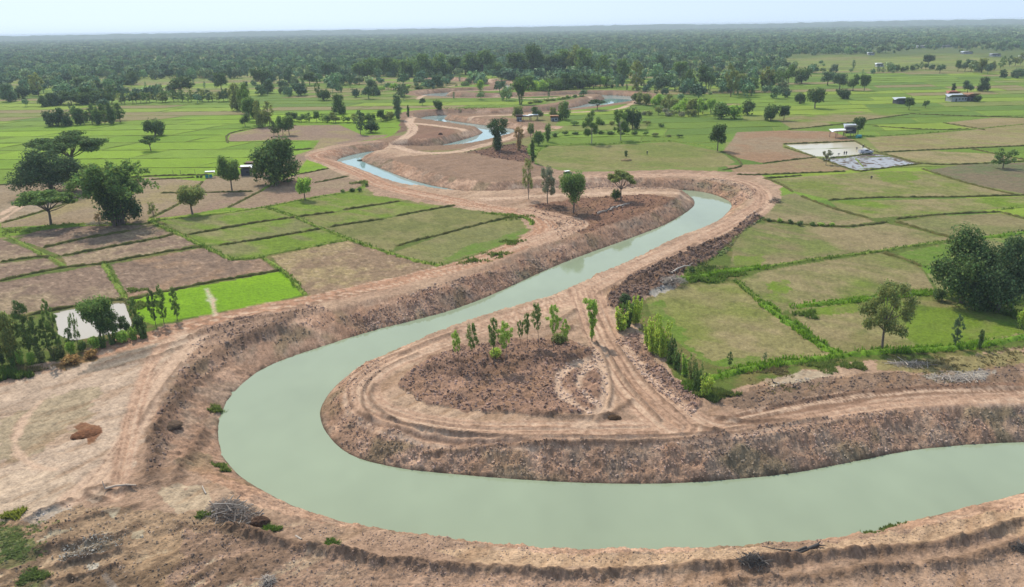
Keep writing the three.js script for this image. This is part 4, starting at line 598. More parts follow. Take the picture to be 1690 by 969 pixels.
// each kind is shaped in a box of height 1 and width 1; returns [lobes, limbs, leaf count factor, leaf size factor]
const SHAPES = {
  round(r) { const L = [[0, 0.62, 0, 0.30, 0.27, 0.30]], B = [[[0, -0.02, 0], [0.01, 0.42, 0.01], 0.035, 0.024]]; for (let i = 0; i < 15; i++) { const a = i * 2.4 + r(), y = 0.40 + 0.5 * r(), q = 0.34 * Math.sqrt(Math.max(0.08, 1 - ((y - 0.6) / 0.42) ** 2)) * (0.7 + 0.45 * r()), s = 0.12 + 0.10 * r(); L.push([Math.cos(a) * q, y, Math.sin(a) * q, s, s * 0.85, s]); if (i < 6) B.push([[0, 0.34, 0], [Math.cos(a) * q, y, Math.sin(a) * q], 0.018, 0.006]); } return [L, B, 1, 1]; },
  dense(r) { const L = [[0, 0.5, 0, 0.33, 0.36, 0.33]], B = [[[0, -0.02, 0], [0, 0.4, 0], 0.04, 0.03]]; for (let i = 0; i < 18; i++) { const a = i * 2.4 + r(), y = 0.14 + 0.74 * r(), q = 0.38 * Math.sqrt(Math.max(0.1, 1 - ((y - 0.42) / 0.56) ** 2)) * (0.75 + 0.35 * r()), s = 0.11 + 0.10 * r(); L.push([Math.cos(a) * q, y, Math.sin(a) * q, s, s, s]); } return [L, B, 1.15, 1]; },
  open(r) { const L = [], B = [[[0, -0.02, 0], [0.02, 0.42, 0], 0.026, 0.018]]; for (let i = 0; i < 22; i++) { const a = i * 2.4 + r(), y = 0.30 + 0.64 * r(), q = 0.42 * Math.sqrt(Math.max(0.05, 1 - ((y - 0.58) / 0.43) ** 2)) * (0.45 + 0.6 * r()), s = 0.07 + 0.065 * r(); L.push([Math.cos(a) * q, y, Math.sin(a) * q, s, s * 0.8, s]); if (i < 12) B.push([[0.015, 0.26 + 0.2 * r(), 0], [Math.cos(a) * q, y, Math.sin(a) * q], 0.012, 0.004]); } return [L, B, 0.75, 0.85]; },
  slender(r) { const L = [], B = [[[0, -0.02, 0], [0.05 * (r() - 0.5), 0.95, 0.05 * (r() - 0.5)], 0.028, 0.006]]; for (let i = 0; i < 44; i++) { const y = 0.20 + 0.77 * i / 43, a = i * 2.4 + r() * 2, e = Math.pow(Math.sin(Math.PI * clamp(1.0 - (y - 0.12) / 0.9)), 0.75), q = 0.42 * e * Math.sqrt(r()), s = 0.05 + 0.09 * r() * (0.3 + e); L.push([Math.cos(a) * q, y + (r() - 0.5) * 0.05, Math.sin(a) * q, s, 0.025 + 0.04 * r(), s]); if (i % 3) continue; B.push([[0, y - 0.1, 0], [Math.cos(a) * q, y, Math.sin(a) * q], 0.008, 0.003]); } return [L, B, 0.55, 0.85]; },
  sapling(r) { const L = [], B = [[[0, -0.02, 0], [0.05 * (r() - 0.5), 0.95, 0.05 * (r() - 0.5)], 0.022, 0.006]]; for (let i = 0; i < 34; i++) { const y = 0.44 + 0.54 * i / 33, a = i * 2.4 + r() * 2, e = Math.pow(Math.sin(Math.PI * clamp(1.0 - (y - 0.36) / 0.68)), 0.8), q = 0.44 * e * Math.sqrt(r()), s = 0.05 + 0.10 * r() * (0.3 + e); L.push([Math.cos(a) * q, y + (r() - 0.5) * 0.05, Math.sin(a) * q, s, 0.03 + 0.03 * r(), s]); if (i % 3 === 0) B.push([[0, y - 0.1, 0], [Math.cos(a) * q, y, Math.sin(a) * q], 0.007, 0.003]); } return [L, B, 0.42, 0.85]; },
  column(r) { const L = [], B = [[[0, -0.02, 0], [0, 0.8, 0], 0.03, 0.01]]; for (let i = 0; i < 16; i++) { const y = 0.10 + 0.84 * i / 15, a = i * 2.4, q = 0.22 * r(), s = (0.18 + 0.14 * r()) * Math.sqrt(Math.sin(Math.PI * clamp((y + 0.12) / 1.16))); L.push([Math.cos(a) * q, y, Math.sin(a) * q, s, 0.07, s]); } return [L, B, 0.8, 1]; },
  umbrella(r) { const L = [], B = [[[0, -0.02, 0], [0.02, 0.40, 0], 0.03, 0.022]]; for (let i = 0; i < 26; i++) { const a = i * 2.4 + r(), q = 0.46 * Math.sqrt(r()), y = 0.93 - 0.75 * q * q - 0.22 * r(), s = 0.11 + 0.06 * r(); L.push([Math.cos(a) * q, y, Math.sin(a) * q, s, 0.05, s]); if (i < 11) B.push([[0.01, 0.34 + 0.06 * r(), 0], [Math.cos(a) * q, y - 0.03, Math.sin(a) * q], 0.014, 0.004]); } return [L, B, 1.2, 0.95]; },
  bamboo(r) { const L = [], B = []; for (let i = 0; i < 46; i++) { const a = i * 2.4 + r(), reach = 0.10 + 0.36 * r(), top = 0.6 + 0.38 * r() * (1.2 - reach); for (const t of [0.45, 0.62, 0.78, 0.92, 1.04]) { const q = 0.06 + reach * t ** 2, y = top * (t < 0.9 ? Math.sin(t * 1.5) : 1 - (t - 0.9) * 1.0); L.push([Math.cos(a) * q, y, Math.sin(a) * q, 0.05 + 0.035 * r(), 0.055, 0.05 + 0.035 * r()]); } if (i < 20) B.push([[Math.cos(a) * 0.05, -0.02, Math.sin(a) * 0.05], [Math.cos(a) * (0.05 + reach * 0.5), top * 0.85, Math.sin(a) * (0.05 + reach * 0.5)], 0.007, 0.004]); } L.push([0, 0.42, 0, 0.20, 0.36, 0.20]); return [L, B, 1.25, 0.95]; },
  shoot(r) { const L = [], B = []; for (let i = 0; i < 9; i++) { const a = i * 2.4 + r(), q = 0.36 * Math.sqrt(r()), top = 0.55 + 0.42 * r() * (1.15 - q), x = Math.cos(a) * q, z = Math.sin(a) * q; B.push([[x * 0.4, -0.02, z * 0.4], [x, top, z], 0.014, 0.004]); for (let k = 0; k < 6; k++) { const t = 0.16 + 0.84 * k / 5, s = (0.07 + 0.06 * r()) * (1.15 - 0.6 * t); L.push([x * (0.4 + 0.6 * t) + (r() - 0.5) * 0.1, top * t, z * (0.4 + 0.6 * t) + (r() - 0.5) * 0.1, s, 0.07, s]); } } return [L, B, 0.75, 1.05]; },
  bush(r) { const L = [[0, 0.4, 0, 0.34, 0.36, 0.34]], B = [[[0, -0.02, 0], [0, 0.4, 0], 0.03, 0.02]]; for (let i = 0; i < 10; i++) { const a = i * 2.4 + r(), q = 0.34 * Math.sqrt(r()), y = 0.25 + 0.55 * r() * (1 - q); L.push([Math.cos(a) * q, y, Math.sin(a) * q, 0.16 + 0.06 * r(), 0.18, 0.16 + 0.06 * r()]); } return [L, B, 0.7, 1.15]; },
  sparse(r) { const L = [], B = [[[0, -0.02, 0], [0.03, 0.55, 0], 0.026, 0.014], [[0.03, 0.5, 0], [-0.05, 0.97, 0.03], 0.013, 0.004]]; for (let i = 0; i < 20; i++) { const a = i * 2.4 + r(), y = 0.36 + 0.62 * r(), q = 0.12 + 0.3 * r() * Math.sin(Math.PI * clamp((y - 0.2) / 0.9)), s = 0.05 + 0.05 * r(); B.push([[0.01, y - 0.22, 0], [Math.cos(a) * q, y, Math.sin(a) * q], 0.010, 0.002]); L.push([Math.cos(a) * q, y, Math.sin(a) * q, s * 1.2, s * 1.2, s * 1.2]); } return [L, B, 0.30, 0.85]; },
  ivy(r) { const L = [], B = [[[0, -0.02, 0], [0.02, 0.8, 0], 0.09, 0.05]]; for (let i = 0; i < 20; i++) { const y = 0.08 + 0.86 * i / 19, a = i * 2.4, q = (0.06 + 0.22 * smooth(0.35, 0.75, y)) * (0.5 + r()), s = 0.13 + 0.08 * r() + 0.05 * smooth(0.4, 0.8, y); L.push([Math.cos(a) * q, y, Math.sin(a) * q, s, 0.08, s]); } return [L, B, 0.8, 1]; },
  vase(r) { const L = [], B = [[[0, -0.02, 0], [0, 0.45, 0], 0.03, 0.02]]; for (let i = 0; i < 22; i++) { const y = 0.16 + 0.80 * i / 21, a = i * 2.4 + r(), q = (0.05 + 0.36 * smooth(0.25, 0.95, y)) * Math.sqrt(r()), s = 0.09 + 0.06 * smooth(0.3, 0.9, y); L.push([Math.cos(a) * q, y, Math.sin(a) * q, s, 0.06, s]); B.push([[0, y * 0.5, 0], [Math.cos(a) * q, y, Math.sin(a) * q], 0.010, 0.004]); } return [L, B, 0.55, 0.9]; },
};
const protoCache = new Map();
function proto(kind, lod, v) {
  const key = `${kind}${lod}${v}`; if (protoCache.has(key)) return protoCache.get(key);
  const r = rng(key.length * 977 + [...key].reduce((a, c) => a * 31 + c.charCodeAt(0), 7)), [L, B, nf, lf] = SHAPES[kind](r);
  const n = [460, 1900, 6000, 12500][lod], leaf = [0.074, 0.043, 0.0265, 0.019][lod];
  const o = [crownGeo(r, L, Math.round(n * nf), leaf * lf), limbGeo(lod ? B : B.slice(0, 3))]; protoCache.set(key, o); return o;
}
const GENUS = { bush: ['shrub', 'shrub'], bamboo: ['bamboo_clump', 'bamboo'] };
let treeSeed = 1; const taken = [];
function tree(kind, px, base, top, w, leaf, label, group, opt = {}) {
  const [x, y, z] = at(px, base), d = new THREE.Vector3(x, y - EYE, z), m = d.length() * Math.cos(Math.atan2(Math.hypot(px - PX0, base - PY0), FPX)) / FPX, down = Math.atan2(EYE - y, Math.hypot(x, z));
  return treeAt(kind, x, y, z, (base - top) * m / Math.cos(down), w * m, base - top, leaf, label, group, opt);
}
function treeAt(kind, x, y, z, h, w, hpx, leaf, label, group, opt = {}) {
  const big = Math.max(hpx, w * hpx / h), lod = big > 88 ? 3 : big > 46 ? 2 : big > 17 ? 1 : 0, [cg, tg] = proto(kind, lod, lod > 1 ? treeSeed % 3 : treeSeed % 2);
  const [name, cat] = opt.name ?? GENUS[kind] ?? ['tree', 'tree'];
  const o = thing(name, label, cat, x, z, y - 0.05, treeSeed++ * 2.399, group); o.scale.set(w, h, w); if (opt.lean) o.rotation.z = opt.lean;
  put('crown', cg, leafMat[leaf], o); put('trunk', tg, opt.bark === 'pale' ? paleBark : barkMat, o); taken.push([x, z]);
  return o;
}
const ORD = ['first', 'second', 'third', 'fourth', 'fifth', 'sixth', 'seventh', 'eighth', 'ninth', 'tenth', 'eleventh', 'twelfth', 'thirteenth', 'fourteenth', 'fifteenth', 'sixteenth', 'seventeenth', 'eighteenth', 'nineteenth', 'twentieth', 'twenty-first', 'twenty-second', 'twenty-third', 'twenty-fourth', 'twenty-fifth', 'twenty-sixth', 'twenty-seventh', 'twenty-eighth', 'twenty-ninth', 'thirtieth'];
function row(kinds, pts, n, hpx, wpx, leaves, what, where, group) { // a line of trees, counted from the left
  const L = curve(pts.reduce((a, v, i) => (i % 2 ? a[a.length - 1].push(v) : a.push([v]), a), []), 6), ln = new Line(L), r = rng(n * 13 + pts[0] | 0), tot = ln.len[ln.len.length - 1];
  for (let i = 0; i < n; i++) {
    const s = (i + 0.5) / n * tot; let k = 1; while (k < ln.len.length - 1 && ln.len[k] < s) k++; const t = (s - ln.len[k - 1]) / (ln.len[k] - ln.len[k - 1]);
    const px = mix(L[k - 1][0], L[k][0], t) + (r() - 0.5) * wpx * 0.4, py = mix(L[k - 1][1], L[k][1], t) + (r() - 0.5) * 2, h = hpx * (0.7 + 0.5 * r());
    tree(kinds[Math.floor(r() * kinds.length)], px, py, py - h, wpx * (0.75 + 0.5 * r()), leaves[Math.floor(r() * leaves.length)], `${what}, ${ORD[i]} from left ${where}`, group);
  }
}
// --- big and single trees, each seen on its own
tree('umbrella', 122, 286, 217, 104, 'dark', 'wide spreading dark tree with flat layered crown at the edge of the left rice fields');
tree('dense', 88, 320, 247, 100, 'deep', 'broad dense dark tree in front of the spreading tree at left');
tree('umbrella', 84, 372, 308, 78, 'mid', 'flat-topped green tree with thin bare trunk standing before the dense dark tree');
tree('bamboo', 193, 371, 266, 124, 'mid', 'huge feathery bamboo clump beside the ploughed fields at left');
tree('dense', 205, 370, 300, 62, 'deep', 'dark bushy tree wrapped in the right half of the huge bamboo clump');
tree('sparse', 254, 362, 333, 22, 'olive', 'thin half-bare little tree right of the huge bamboo clump');
tree('round', 318, 354, 307, 46, 'olive', 'round grey-green tree on the hedge above the green paddies');
tree('round', 383, 315, 257, 38, 'mid', 'tall oval tree with bare trunk and round shadow on the dry field');
tree('dense', 457, 303, 229, 74, 'dark', 'big round dark tree on the dry field left of the upper canal');
tree('round', 504, 330, 294, 29, 'bright', 'small bright green tree with pale top below the big round tree');
tree('dense', 256, 224, 191, 31, 'dark', 'dark upright tree in the bright rice fields, the larger of a pair');
tree('umbrella', 249, 249, 224, 30, 'dark', 'small umbrella-shaped tree in the bright rice fields, the nearer of a pair');
tree('dense', 88, 208, 178, 30, 'deep', 'dark bamboo-like grove tree at the left end of the square plantation');
tree('dense', 107, 208, 179, 28, 'deep', 'dark grove tree touching the square plantation on its left');
tree('round', 405, 209, 189, 17, 'dark', 'small dark round tree by the corner of the pale fallow plot');
tree('dense', 560, 188, 157, 23, 'dark', 'dark egg-shaped tree standing alone in the middle green field');
tree('slender', 595, 222, 183, 19, 'blue', 'tall slim tree beside the dark bush left of the upper canal');
tree('bush', 613, 219, 197, 28, 'deep', 'wide dark bush beside the tall slim tree left of the upper canal');
tree('column', 657, 198, 157, 19, 'blue', 'tall column-shaped tree at the bend of the far dirt track');
tree('column', 674, 193, 174, 8, 'dark', 'narrow dark sapling right of the tall column-shaped tree by the far track');
tree('dense', 723, 182, 162, 15, 'dark', 'small dark tree on the green strip inside the far canal loop');
tree('round', 722, 151, 124, 22, 'blue', 'rounded tree beside the far bank behind the small dark tree');
tree('bush', 793, 151, 129, 15, 'bright', 'bright green bush close to the far track crossing');
tree('dense', 616, 157, 133, 24, 'deep', 'dark round tree in the green fields above the middle row');
tree('slender', 578, 144, 121, 14, 'blue', 'slim dark tree above and left of the dark round tree in the green fields');
tree('bush', 535, 166, 145, 24, 'dark', 'spreading dark bush with a spire-like tree at its left');
tree('slender', 525, 165, 131, 10, 'dark', 'spire-like tree rising from the spreading dark bush');
tree('dense', 442, 154, 133, 21, 'deep', 'dark rounded tree in front of the tall pair, upper left');
tree('dense', 432, 140, 107, 31, 'dark', 'tall dark tree behind the dark rounded tree, upper left');
tree('round', 511, 141, 120, 23, 'dark', 'round tree with clear trunk in the upper left fields');
tree('round', 476, 140, 114, 15, 'blue', 'narrow tree left of the round tree in the upper left fields');
tree('round', 544, 134, 104, 30, 'blue', 'large hazy tree right of the round tree in the upper left fields');
tree('round', 300, 156, 128, 44, 'dark', 'wide dark tree above the long hedge row at left');
tree('round', 366, 151, 121, 23, 'dark', 'tall dark tree near the right end of the long hedge row');
tree('column', 380, 130, 108, 12, 'blue', 'dark spire above the right end of the long hedge row');
tree('dense', 218, 140, 119, 23, 'dark', 'dark tree alone in the pale meadow at upper left');
tree('round', 204, 138, 122, 13, 'blue', 'small tree left of the dark tree in the pale meadow');
tree('dense', 15, 168, 139, 25, 'blue', 'dark tree at the left edge above the hedge row');
tree('dense', 37, 163, 138, 19, 'deep', 'dark tree next to the one at the left edge');
tree('open', 63, 158, 120, 25, 'olive', 'tall airy tree near the left edge above the hedge row');
tree('round', 98, 153, 139, 13, 'dark', 'small round tree right of the tall airy tree, upper left');
tree('round', 134, 150, 129, 23, 'dark', 'round tree at the middle of the group above the hedge row');
tree('round', 162, 152, 133, 21, 'deep', 'dark round tree left of the smallest of its group above the hedge row');
tree('round', 184, 155, 139, 15, 'dark', 'small tree at the right end of the group above the hedge row');
tree('ivy', 821, 248, 197, 34, 'deep', 'shaggy dark tree with leaf-covered trunk on the spoil by the canal');
tree('ivy', 857, 248, 211, 18, 'dry', 'squat brownish leaf-covered tree right of the shaggy tree');
tree('round', 876, 227, 204, 13, 'olive', 'small olive tree behind the green bushes by the canal');
tree('bush', 889, 240, 212, 22, 'mid', 'green bush with bluish leaves at the edge of the grassy field');
tree('column', 904, 234, 205, 15, 'mid', 'upright green bush leaning on the bluish one by the grassy field');
tree('column', 879, 268, 232, 15, 'dark', 'narrow dark conifer-like tree at the corner of the grassy field');
tree('bamboo', 859, 173, 128, 32, 'mid', 'fountain-shaped bamboo clump inside the far canal loop');
tree('round', 855, 198, 176, 20, 'olive', 'olive tree at the left side of the grey-roofed sheds');
tree('round', 886, 198, 177, 22, 'dark', 'dark tree behind the grey-roofed sheds');
tree('dense', 929, 198, 168, 24, 'mid', 'tall leafy tree over the brown hut by the far track');
tree('round', 913, 198, 178, 14, 'olive', 'yellowish tree left of the tall leafy tree by the brown hut');
tree('sparse', 872, 329, 266, 26, 'olive', 'slender half-bare tree, leftmost on the canal peninsula');
tree('open', 904, 337, 275, 36, 'grey', 'greyish thin-leaved tree in the middle of the canal peninsula');
tree('round', 946, 352, 284, 44, 'mid', 'full green tree on the canal peninsula reflected in the water');
tree('umbrella', 1025, 331, 279, 42, 'olive', 'top-heavy tree with stout trunk at the right of the canal peninsula');
tree('bush', 1016, 331, 309, 18, 'dark', 'dark shrub at the foot of the top-heavy tree');
tree('open', 976, 237, 184, 33, 'mid', 'airy tree with pale trunk at the edge of the grassy field', null, { bark: 'pale' });
tree('open', 1025, 232, 182, 36, 'mid', 'airy tree with light leaves in front of a dark tree, centre right', null, { bark: 'pale' });
tree('dense', 1044, 213, 172, 26, 'deep', 'dark tree behind the airy light-leaved tree, centre right');
tree('round', 1184, 249, 206, 29, 'dark', 'single dark tree with short trunk before the bare reddish field');
tree('umbrella', 986, 182, 163, 27, 'deep', 'low dark layered tree beside the far bend of water');
tree('dense', 1092, 119, 93, 24, 'deep', 'dark block-shaped tree in the far striped fields');
tree('dense', 1093, 148, 119, 24, 'blue', 'greyish round tree in front of the dark block-shaped tree');
tree('slender', 1050, 158, 103, 34, 'olive', 'very tall airy tree with white stems by the far canal bend', null, { bark: 'pale' });
tree('round', 1029, 135, 99, 26, 'mid', 'rounded tree left of the very tall airy tree');
tree('dense', 1133, 152, 117, 28, 'dark', 'dark tree, left one of the tall pair in the striped fields');
tree('round', 1164, 151, 110, 30, 'dark', 'dark tree, right one of the tall pair in the striped fields');
tree('round', 1122, 130, 102, 28, 'mid', 'green tree behind the tall pair in the striped fields');
tree('open', 1206, 160, 109, 28, 'olive', 'tall thin-crowned tree right of the tall pair');
tree('bush', 1190, 196, 165, 36, 'mid', 'large green bush at the left of the trio before the green fields');
tree('bush', 1212, 196, 170, 34, 'bright', 'light green bush in the middle of the trio before the green fields');
tree('bush', 1233, 190, 162, 28, 'dark', 'dark green bush at the right of the trio before the green fields');
tree('dense', 1272, 199, 168, 26, 'dark', 'leafy dark tree, larger of the pair at the edge of the bright field');
tree('round', 1294, 199, 175, 19, 'deep', 'rounder dark tree, smaller of the pair at the edge of the bright field');
tree('dense', 1320, 171, 150, 16, 'deep', 'small dark tree left of a big round one in the right fields');
tree('round', 1345, 179, 147, 32, 'dark', 'big round dark tree in the right green fields');
tree('dense', 1391, 163, 144, 23, 'deep', 'low dark dome-shaped tree below the loose grove at right');
tree('round', 1385, 148, 122, 26, 'blue', 'grove tree above the low dome-shaped one');
tree('round', 1408, 150, 125, 20, 'dark', 'grove tree in the middle of the loose grove at right');
tree('round', 1426, 150, 124, 18, 'dark', 'grove tree at the right end of the loose grove');
tree('dense', 1323, 138, 108, 27, 'dark', 'dark tree left of the loose grove at right');
tree('round', 1366, 141, 119, 25, 'blue', 'grove tree at the left end of the loose grove');
tree('open', 1266, 150, 112, 26, 'olive', 'airy tree at the left rim of the right-hand fields');
tree('round', 1416, 223, 194, 21, 'dark', 'dark tree leaning over the farm hut by the pale pond');
tree('open', 1363, 272, 248, 20, 'grey', 'small pale-leaved tree between the pale pond and the flooded plot');
tree('open', 1655, 278, 244, 38, 'mid', 'lone broad-crowned tree on the dark fallow field at right');
tree('dense', 1588, 500, 388, 108, 'dark', 'huge dark tree on the right, left half of the joined pair');
tree('dense', 1645, 514, 394, 92, 'deep', 'huge dark tree on the right, lower-hanging right half of the joined pair');
tree('open', 1456, 576, 468, 82, 'olive', 'open-crowned tree with visible branches on the lush green bank at right');
tree('slender', 1576, 574, 521, 20, 'blue', 'young tree with thin stem right of the open-crowned tree');
tree('column', 1616, 577, 543, 11, 'dark', 'narrow sapling at the lush green bank near the right edge');
tree('bush', 1686, 542, 500, 22, 'lime', 'pale yellowish shrub at the right edge of the picture');
tree('bush', 1548, 496, 474, 26, 'dark', 'low dark shrub at the left foot of the huge dark tree');
tree('slender', 1204, 607, 580, 12, 'dark', 'spindly dark seedling on the lush bank of the tan-green field');
tree('slender', 1262, 598, 581, 9, 'blue', 'short seedling right of the spindly dark one on the lush bank');
tree('bush', 1031, 501, 482, 24, 'deep', 'dark rounded bush at the lower end of the spoil ridge');
tree('bush', 1142, 450, 437, 12, 'dark', 'small dark bush on the spoil ridge above the green corner');
tree('round', 1500, 181, 161, 16, 'dark', 'round tree in front of the white-roofed farmhouse at right');
tree('round', 1527, 179, 165, 11, 'dark', 'little round tree right of the white-roofed farmhouse');
tree('column', 1572, 158, 138, 11, 'deep', 'dark spired tree behind the red-roofed house');
tree('round', 1596, 154, 134, 19, 'blue', 'round hazy tree behind the red-roofed houses');
tree('dense', 1622, 151, 128, 19, 'deep', 'dark broad tree right of the red-roofed houses');
tree('bush', 1613, 168, 153, 16, 'dark', 'dark bush against the right-hand orange-roofed house');
tree('dense', 1655, 129, 115, 14, 'deep', 'small dark tree below the long hedge at far right');
tree('dense', 1680, 129, 110, 20, 'blue', 'dark tree at the right edge below the long hedge');
tree('round', 1532, 107, 91, 20, 'deep', 'flat dark tree in the far bright meadow at right');
tree('round', 1551, 121, 106, 15, 'blue', 'bushy tree alone in the far bright meadow at right');
tree('round', 1620, 121, 97, 16, 'olive', 'bare-stemmed tree at the left end of the long hedge at far right');
// --- saplings on the island
for (const [px, b, t, w, l, s] of [[757, 603, 546, 17, 'lime', 'leftmost sapling on the brown island spoil'], [782, 602, 536, 19, 'bright', 'second sapling from the left on the brown island spoil'], [816, 604, 527, 20, 'bright', 'tallest of the close sapling pair on the brown island spoil'], [834, 602, 531, 25, 'lime', 'broader of the close sapling pair on the brown island spoil'], [859, 573, 529, 12, 'bright', 'smallest sapling in the middle of the island row'], [871, 574, 518, 15, 'bright', 'thin sapling left of the dark upright one on the island'], [889, 572, 502, 18, 'mid', 'dark upright sapling in the middle of the island row'], [914, 577, 506, 22, 'lime', 'leafy sapling with bushy foot right of the middle on the island'], [933, 575, 527, 16, 'lime', 'short yellowish sapling at the right end of the island row']]) tree('sapling', px, b, t, w * (0.95 + 0.3 * ((px * 7) % 5) / 5), l === 'lime' ? 'bright' : l === 'bright' ? 'mid' : l, s, null, { lean: ((px * 13) % 7 - 3) * 0.02 });
tree('vase', 977, 564, 494, 32, 'bright', 'fan-shaped young tree beside the rutted track crossing the island');
tree('bush', 818, 590, 572, 24, 'lime', 'low weedy growth at the foot of the close sapling pair');
tree('bush', 925, 566, 548, 30, 'olive', 'low weedy growth at the foot of the right island saplings');
// --- bright green hedge beside the tan-green field
for (const [px, b, t, w, l, s] of [[1024, 545, 503, 24, 'lime', 'bright bushy young tree, leftmost at the top of the field hedge'], [1035, 540, 498, 18, 'mid', 'darker young tree beside the leftmost at the top of the field hedge'], [1049, 534, 486, 19, 'lime', 'tallest bright young tree at the top of the field hedge'], [1070, 570, 524, 20, 'lime', 'yellow-green shrub where the field hedge starts to thicken'], [1082, 582, 519, 24, 'lime', 'tall bright shrub in the thick part of the field hedge'], [1094, 590, 527, 20, 'lime', 'tall bright shrub next below in the thick part of the field hedge'], [1106, 600, 550, 17, 'mid', 'darker pointed shrub in the middle of the field hedge'], [1117, 610, 573, 13, 'mid', 'thin shrub below the pointed one in the field hedge'], [1129, 620, 580, 15, 'bright', 'light shrub with bare stems in the lower field hedge'], [1141, 632, 590, 14, 'olive', 'olive shrub in the lower field hedge'], [1152, 645, 598, 18, 'mid', 'shrub near the lower end of the field hedge'], [1164, 655, 618, 20, 'lime', 'last shrub at the lower end of the field hedge']]) tree('shoot', px, b, t, w * 1.6, l, s, 'shrubs of the bright field hedge', { name: ['hedge_shrub', 'shrub'] });
// --- tree line before the white pond at left
for (const [k, px, b, t, w, l, s, o] of [['slender', 50, 592, 496, 38, 'dark', 'tall dark slender tree, highest at the left end of the pond tree line'], ['column', 22, 600, 514, 42, 'olive', 'yellow-green bushy tree at the left edge of the pond tree line'], ['column', 3, 602, 545, 18, 'deep', 'dark shrub cut by the left edge of the picture'], ['slender', 66, 594, 530, 26, 'dark', 'dark tree close right of the highest tree of the pond tree line'], ['slender', 84, 588, 523, 26, 'dark', 'dark slender tree before the left corner of the white pond'], ['slender', 101, 585, 489, 22, 'mid', 'thin tall tree leaning left before the white pond', { lean: 0.1 }], ['slender', 119, 580, 540, 18, 'dark', 'short dark tree below the thin leaning tree'], ['sparse', 130, 576, 515, 17, 'mid', 'wispy palm-like sapling against the white pond'], ['round', 165, 557, 490, 52, 'mid', 'big leaning leafy tree against the white pond'], ['round', 182, 562, 512, 36, 'dark', 'dark lower half-tree beside the big leaning tree'], ['round', 207, 553, 522, 19, 'dark', 'small round tree at the right side of the white pond'], ['round', 233, 555, 521, 23, 'dark', 'round tree at the corner between pond and young rice'], ['slender', 226, 538, 490, 20, 'mid', 'loose tree behind the round tree at the pond corner'], ['slender', 257, 538, 477, 17, 'dark', 'leftmost thin-stemmed tree at the bright rice'], ['slender', 271, 535, 472, 20, 'mid', 'tallest thin-stemmed tree at the bright rice'], ['slender', 293, 529, 474, 19, 'mid', 'rightmost thin-stemmed tree at the bright rice']]) tree(k, px, b, t, w, l, s, null, o);
row(['bush', 'shoot', 'shoot'], [12, 606, 60, 600, 110, 588, 150, 578, 200, 566, 246, 556], 14, 24, 22, ['olive', 'mid', 'bright'], 'low weedy bush', 'under the pond tree line', 'bushes under the pond tree line');
tree('bush', 118, 600, 584, 38, 'russet', 'rust-brown dried bush on the bare ground below the pond tree line'); tree('bush', 150, 590, 575, 26, 'russet', 'rust-brown dried bush right of a larger one below the pond tree line');
tree('bush', 326, 293.5, 288, 6, 'deep', 'left one of two round bushes beside the tarpaulin shelter'); tree('bush', 332, 293.5, 288.5, 6, 'deep', 'right one of two round bushes beside the tarpaulin shelter');
tree('column', 1033, 258, 248, 8, 'dark', 'small pointed shrub beside the dirt mound in the grassy field'); tree('sparse', 165, 371, 350, 24, 'dry', 'dead pale brush at the foot of the huge bamboo clump', null, { name: ['dead_bush', 'shrub'] });
// --- rows and groves
row(['slender', 'column'], [122, 206, 145, 205, 165, 205, 202, 203], 10, 28, 18, ['blue', 'mid', 'dark'], 'slender plantation tree', 'in the front row of the square plantation', 'front row of the square plantation');
row(['slender', 'column'], [124, 202, 160, 200, 200, 198], 9, 23, 17, ['blue', 'mid'], 'slender plantation tree', 'in the back row of the square plantation', 'back row of the square plantation');
row(['round', 'slender', 'dense'], [66, 176, 120, 172, 190, 171], 14, 23, 21, ['dark', 'blue', 'dark'], 'dark hedge-row tree', 'in the left part of the long hedge row', 'left part of the long hedge row');
row(['slender', 'open'], [195, 171, 260, 169, 320, 168, 382, 167], 22, 19, 17, ['olive', 'blue', 'mid'], 'feathery young tree', 'in the right part of the long hedge row', 'right part of the long hedge row');
row(['slender', 'round', 'dense'], [384, 184, 400, 184, 424, 208, 450, 208], 9, 40, 19, ['mid', 'olive', 'dark'], 'tall leafy tree', 'in the cluster beside the pale fallow plot', 'cluster beside the pale fallow plot');
row(['round', 'slender'], [446, 224, 465, 224, 482, 223], 4, 28, 17, ['dark', 'mid'], 'tree with bare foot', 'in the short line on the fallow plot', 'short line on the fallow plot');
row(['round', 'slender', 'bush'], [474, 200, 520, 201, 560, 202, 600, 202, 648, 197], 20, 15, 15, ['mid', 'olive', 'dark'], 'small tree', 'in the long row left of the far canal', 'row left of the far canal');
row(['bush', 'round', 'slender'], [1046, 168, 1075, 176, 1110, 184, 1150, 190, 1175, 186], 14, 24, 20, ['mid', 'olive', 'dark', 'bright'], 'bushy tree', 'in the thicket right of the far canal bend', 'thicket right of the far canal bend');
row(['round', 'bush'], [1060, 190, 1100, 191, 1150, 193], 9, 12, 14, ['grey', 'olive'], 'pale scrubby bush', 'in the scrub strip before the thicket', 'scrub strip before the thicket');
row(['dense', 'bush', 'round'], [870, 150, 900, 150, 940, 148, 975, 146, 1005, 144], 12, 24, 26, ['mid', 'bright', 'dark'], 'bushy tree', 'along the front of the dark wood', 'front of the dark wood');
row(['round', 'dense', 'bush'], [840, 128, 890, 124, 940, 122, 1000, 128], 11, 42, 34, ['mid', 'dark', 'olive'], 'tall wood tree', 'on the crest of the dark wood', 'crest of the dark wood');
row(['dense', 'round'], [588, 128, 640, 126, 690, 127, 740, 124, 790, 122, 830, 122], 17, 32, 27, ['mid', 'dark', 'mid'], 'dark wood tree', 'in the belt beside the dark wood', 'tree belt left of the dark wood');
row(['slender', 'round', 'bush'], [1446, 120, 1490, 118, 1540, 114], 12, 12, 10, ['blue', 'mid', 'dark'], 'small hedge tree', 'in the short hedge across the far bright meadow', 'short hedge across the far bright meadow');
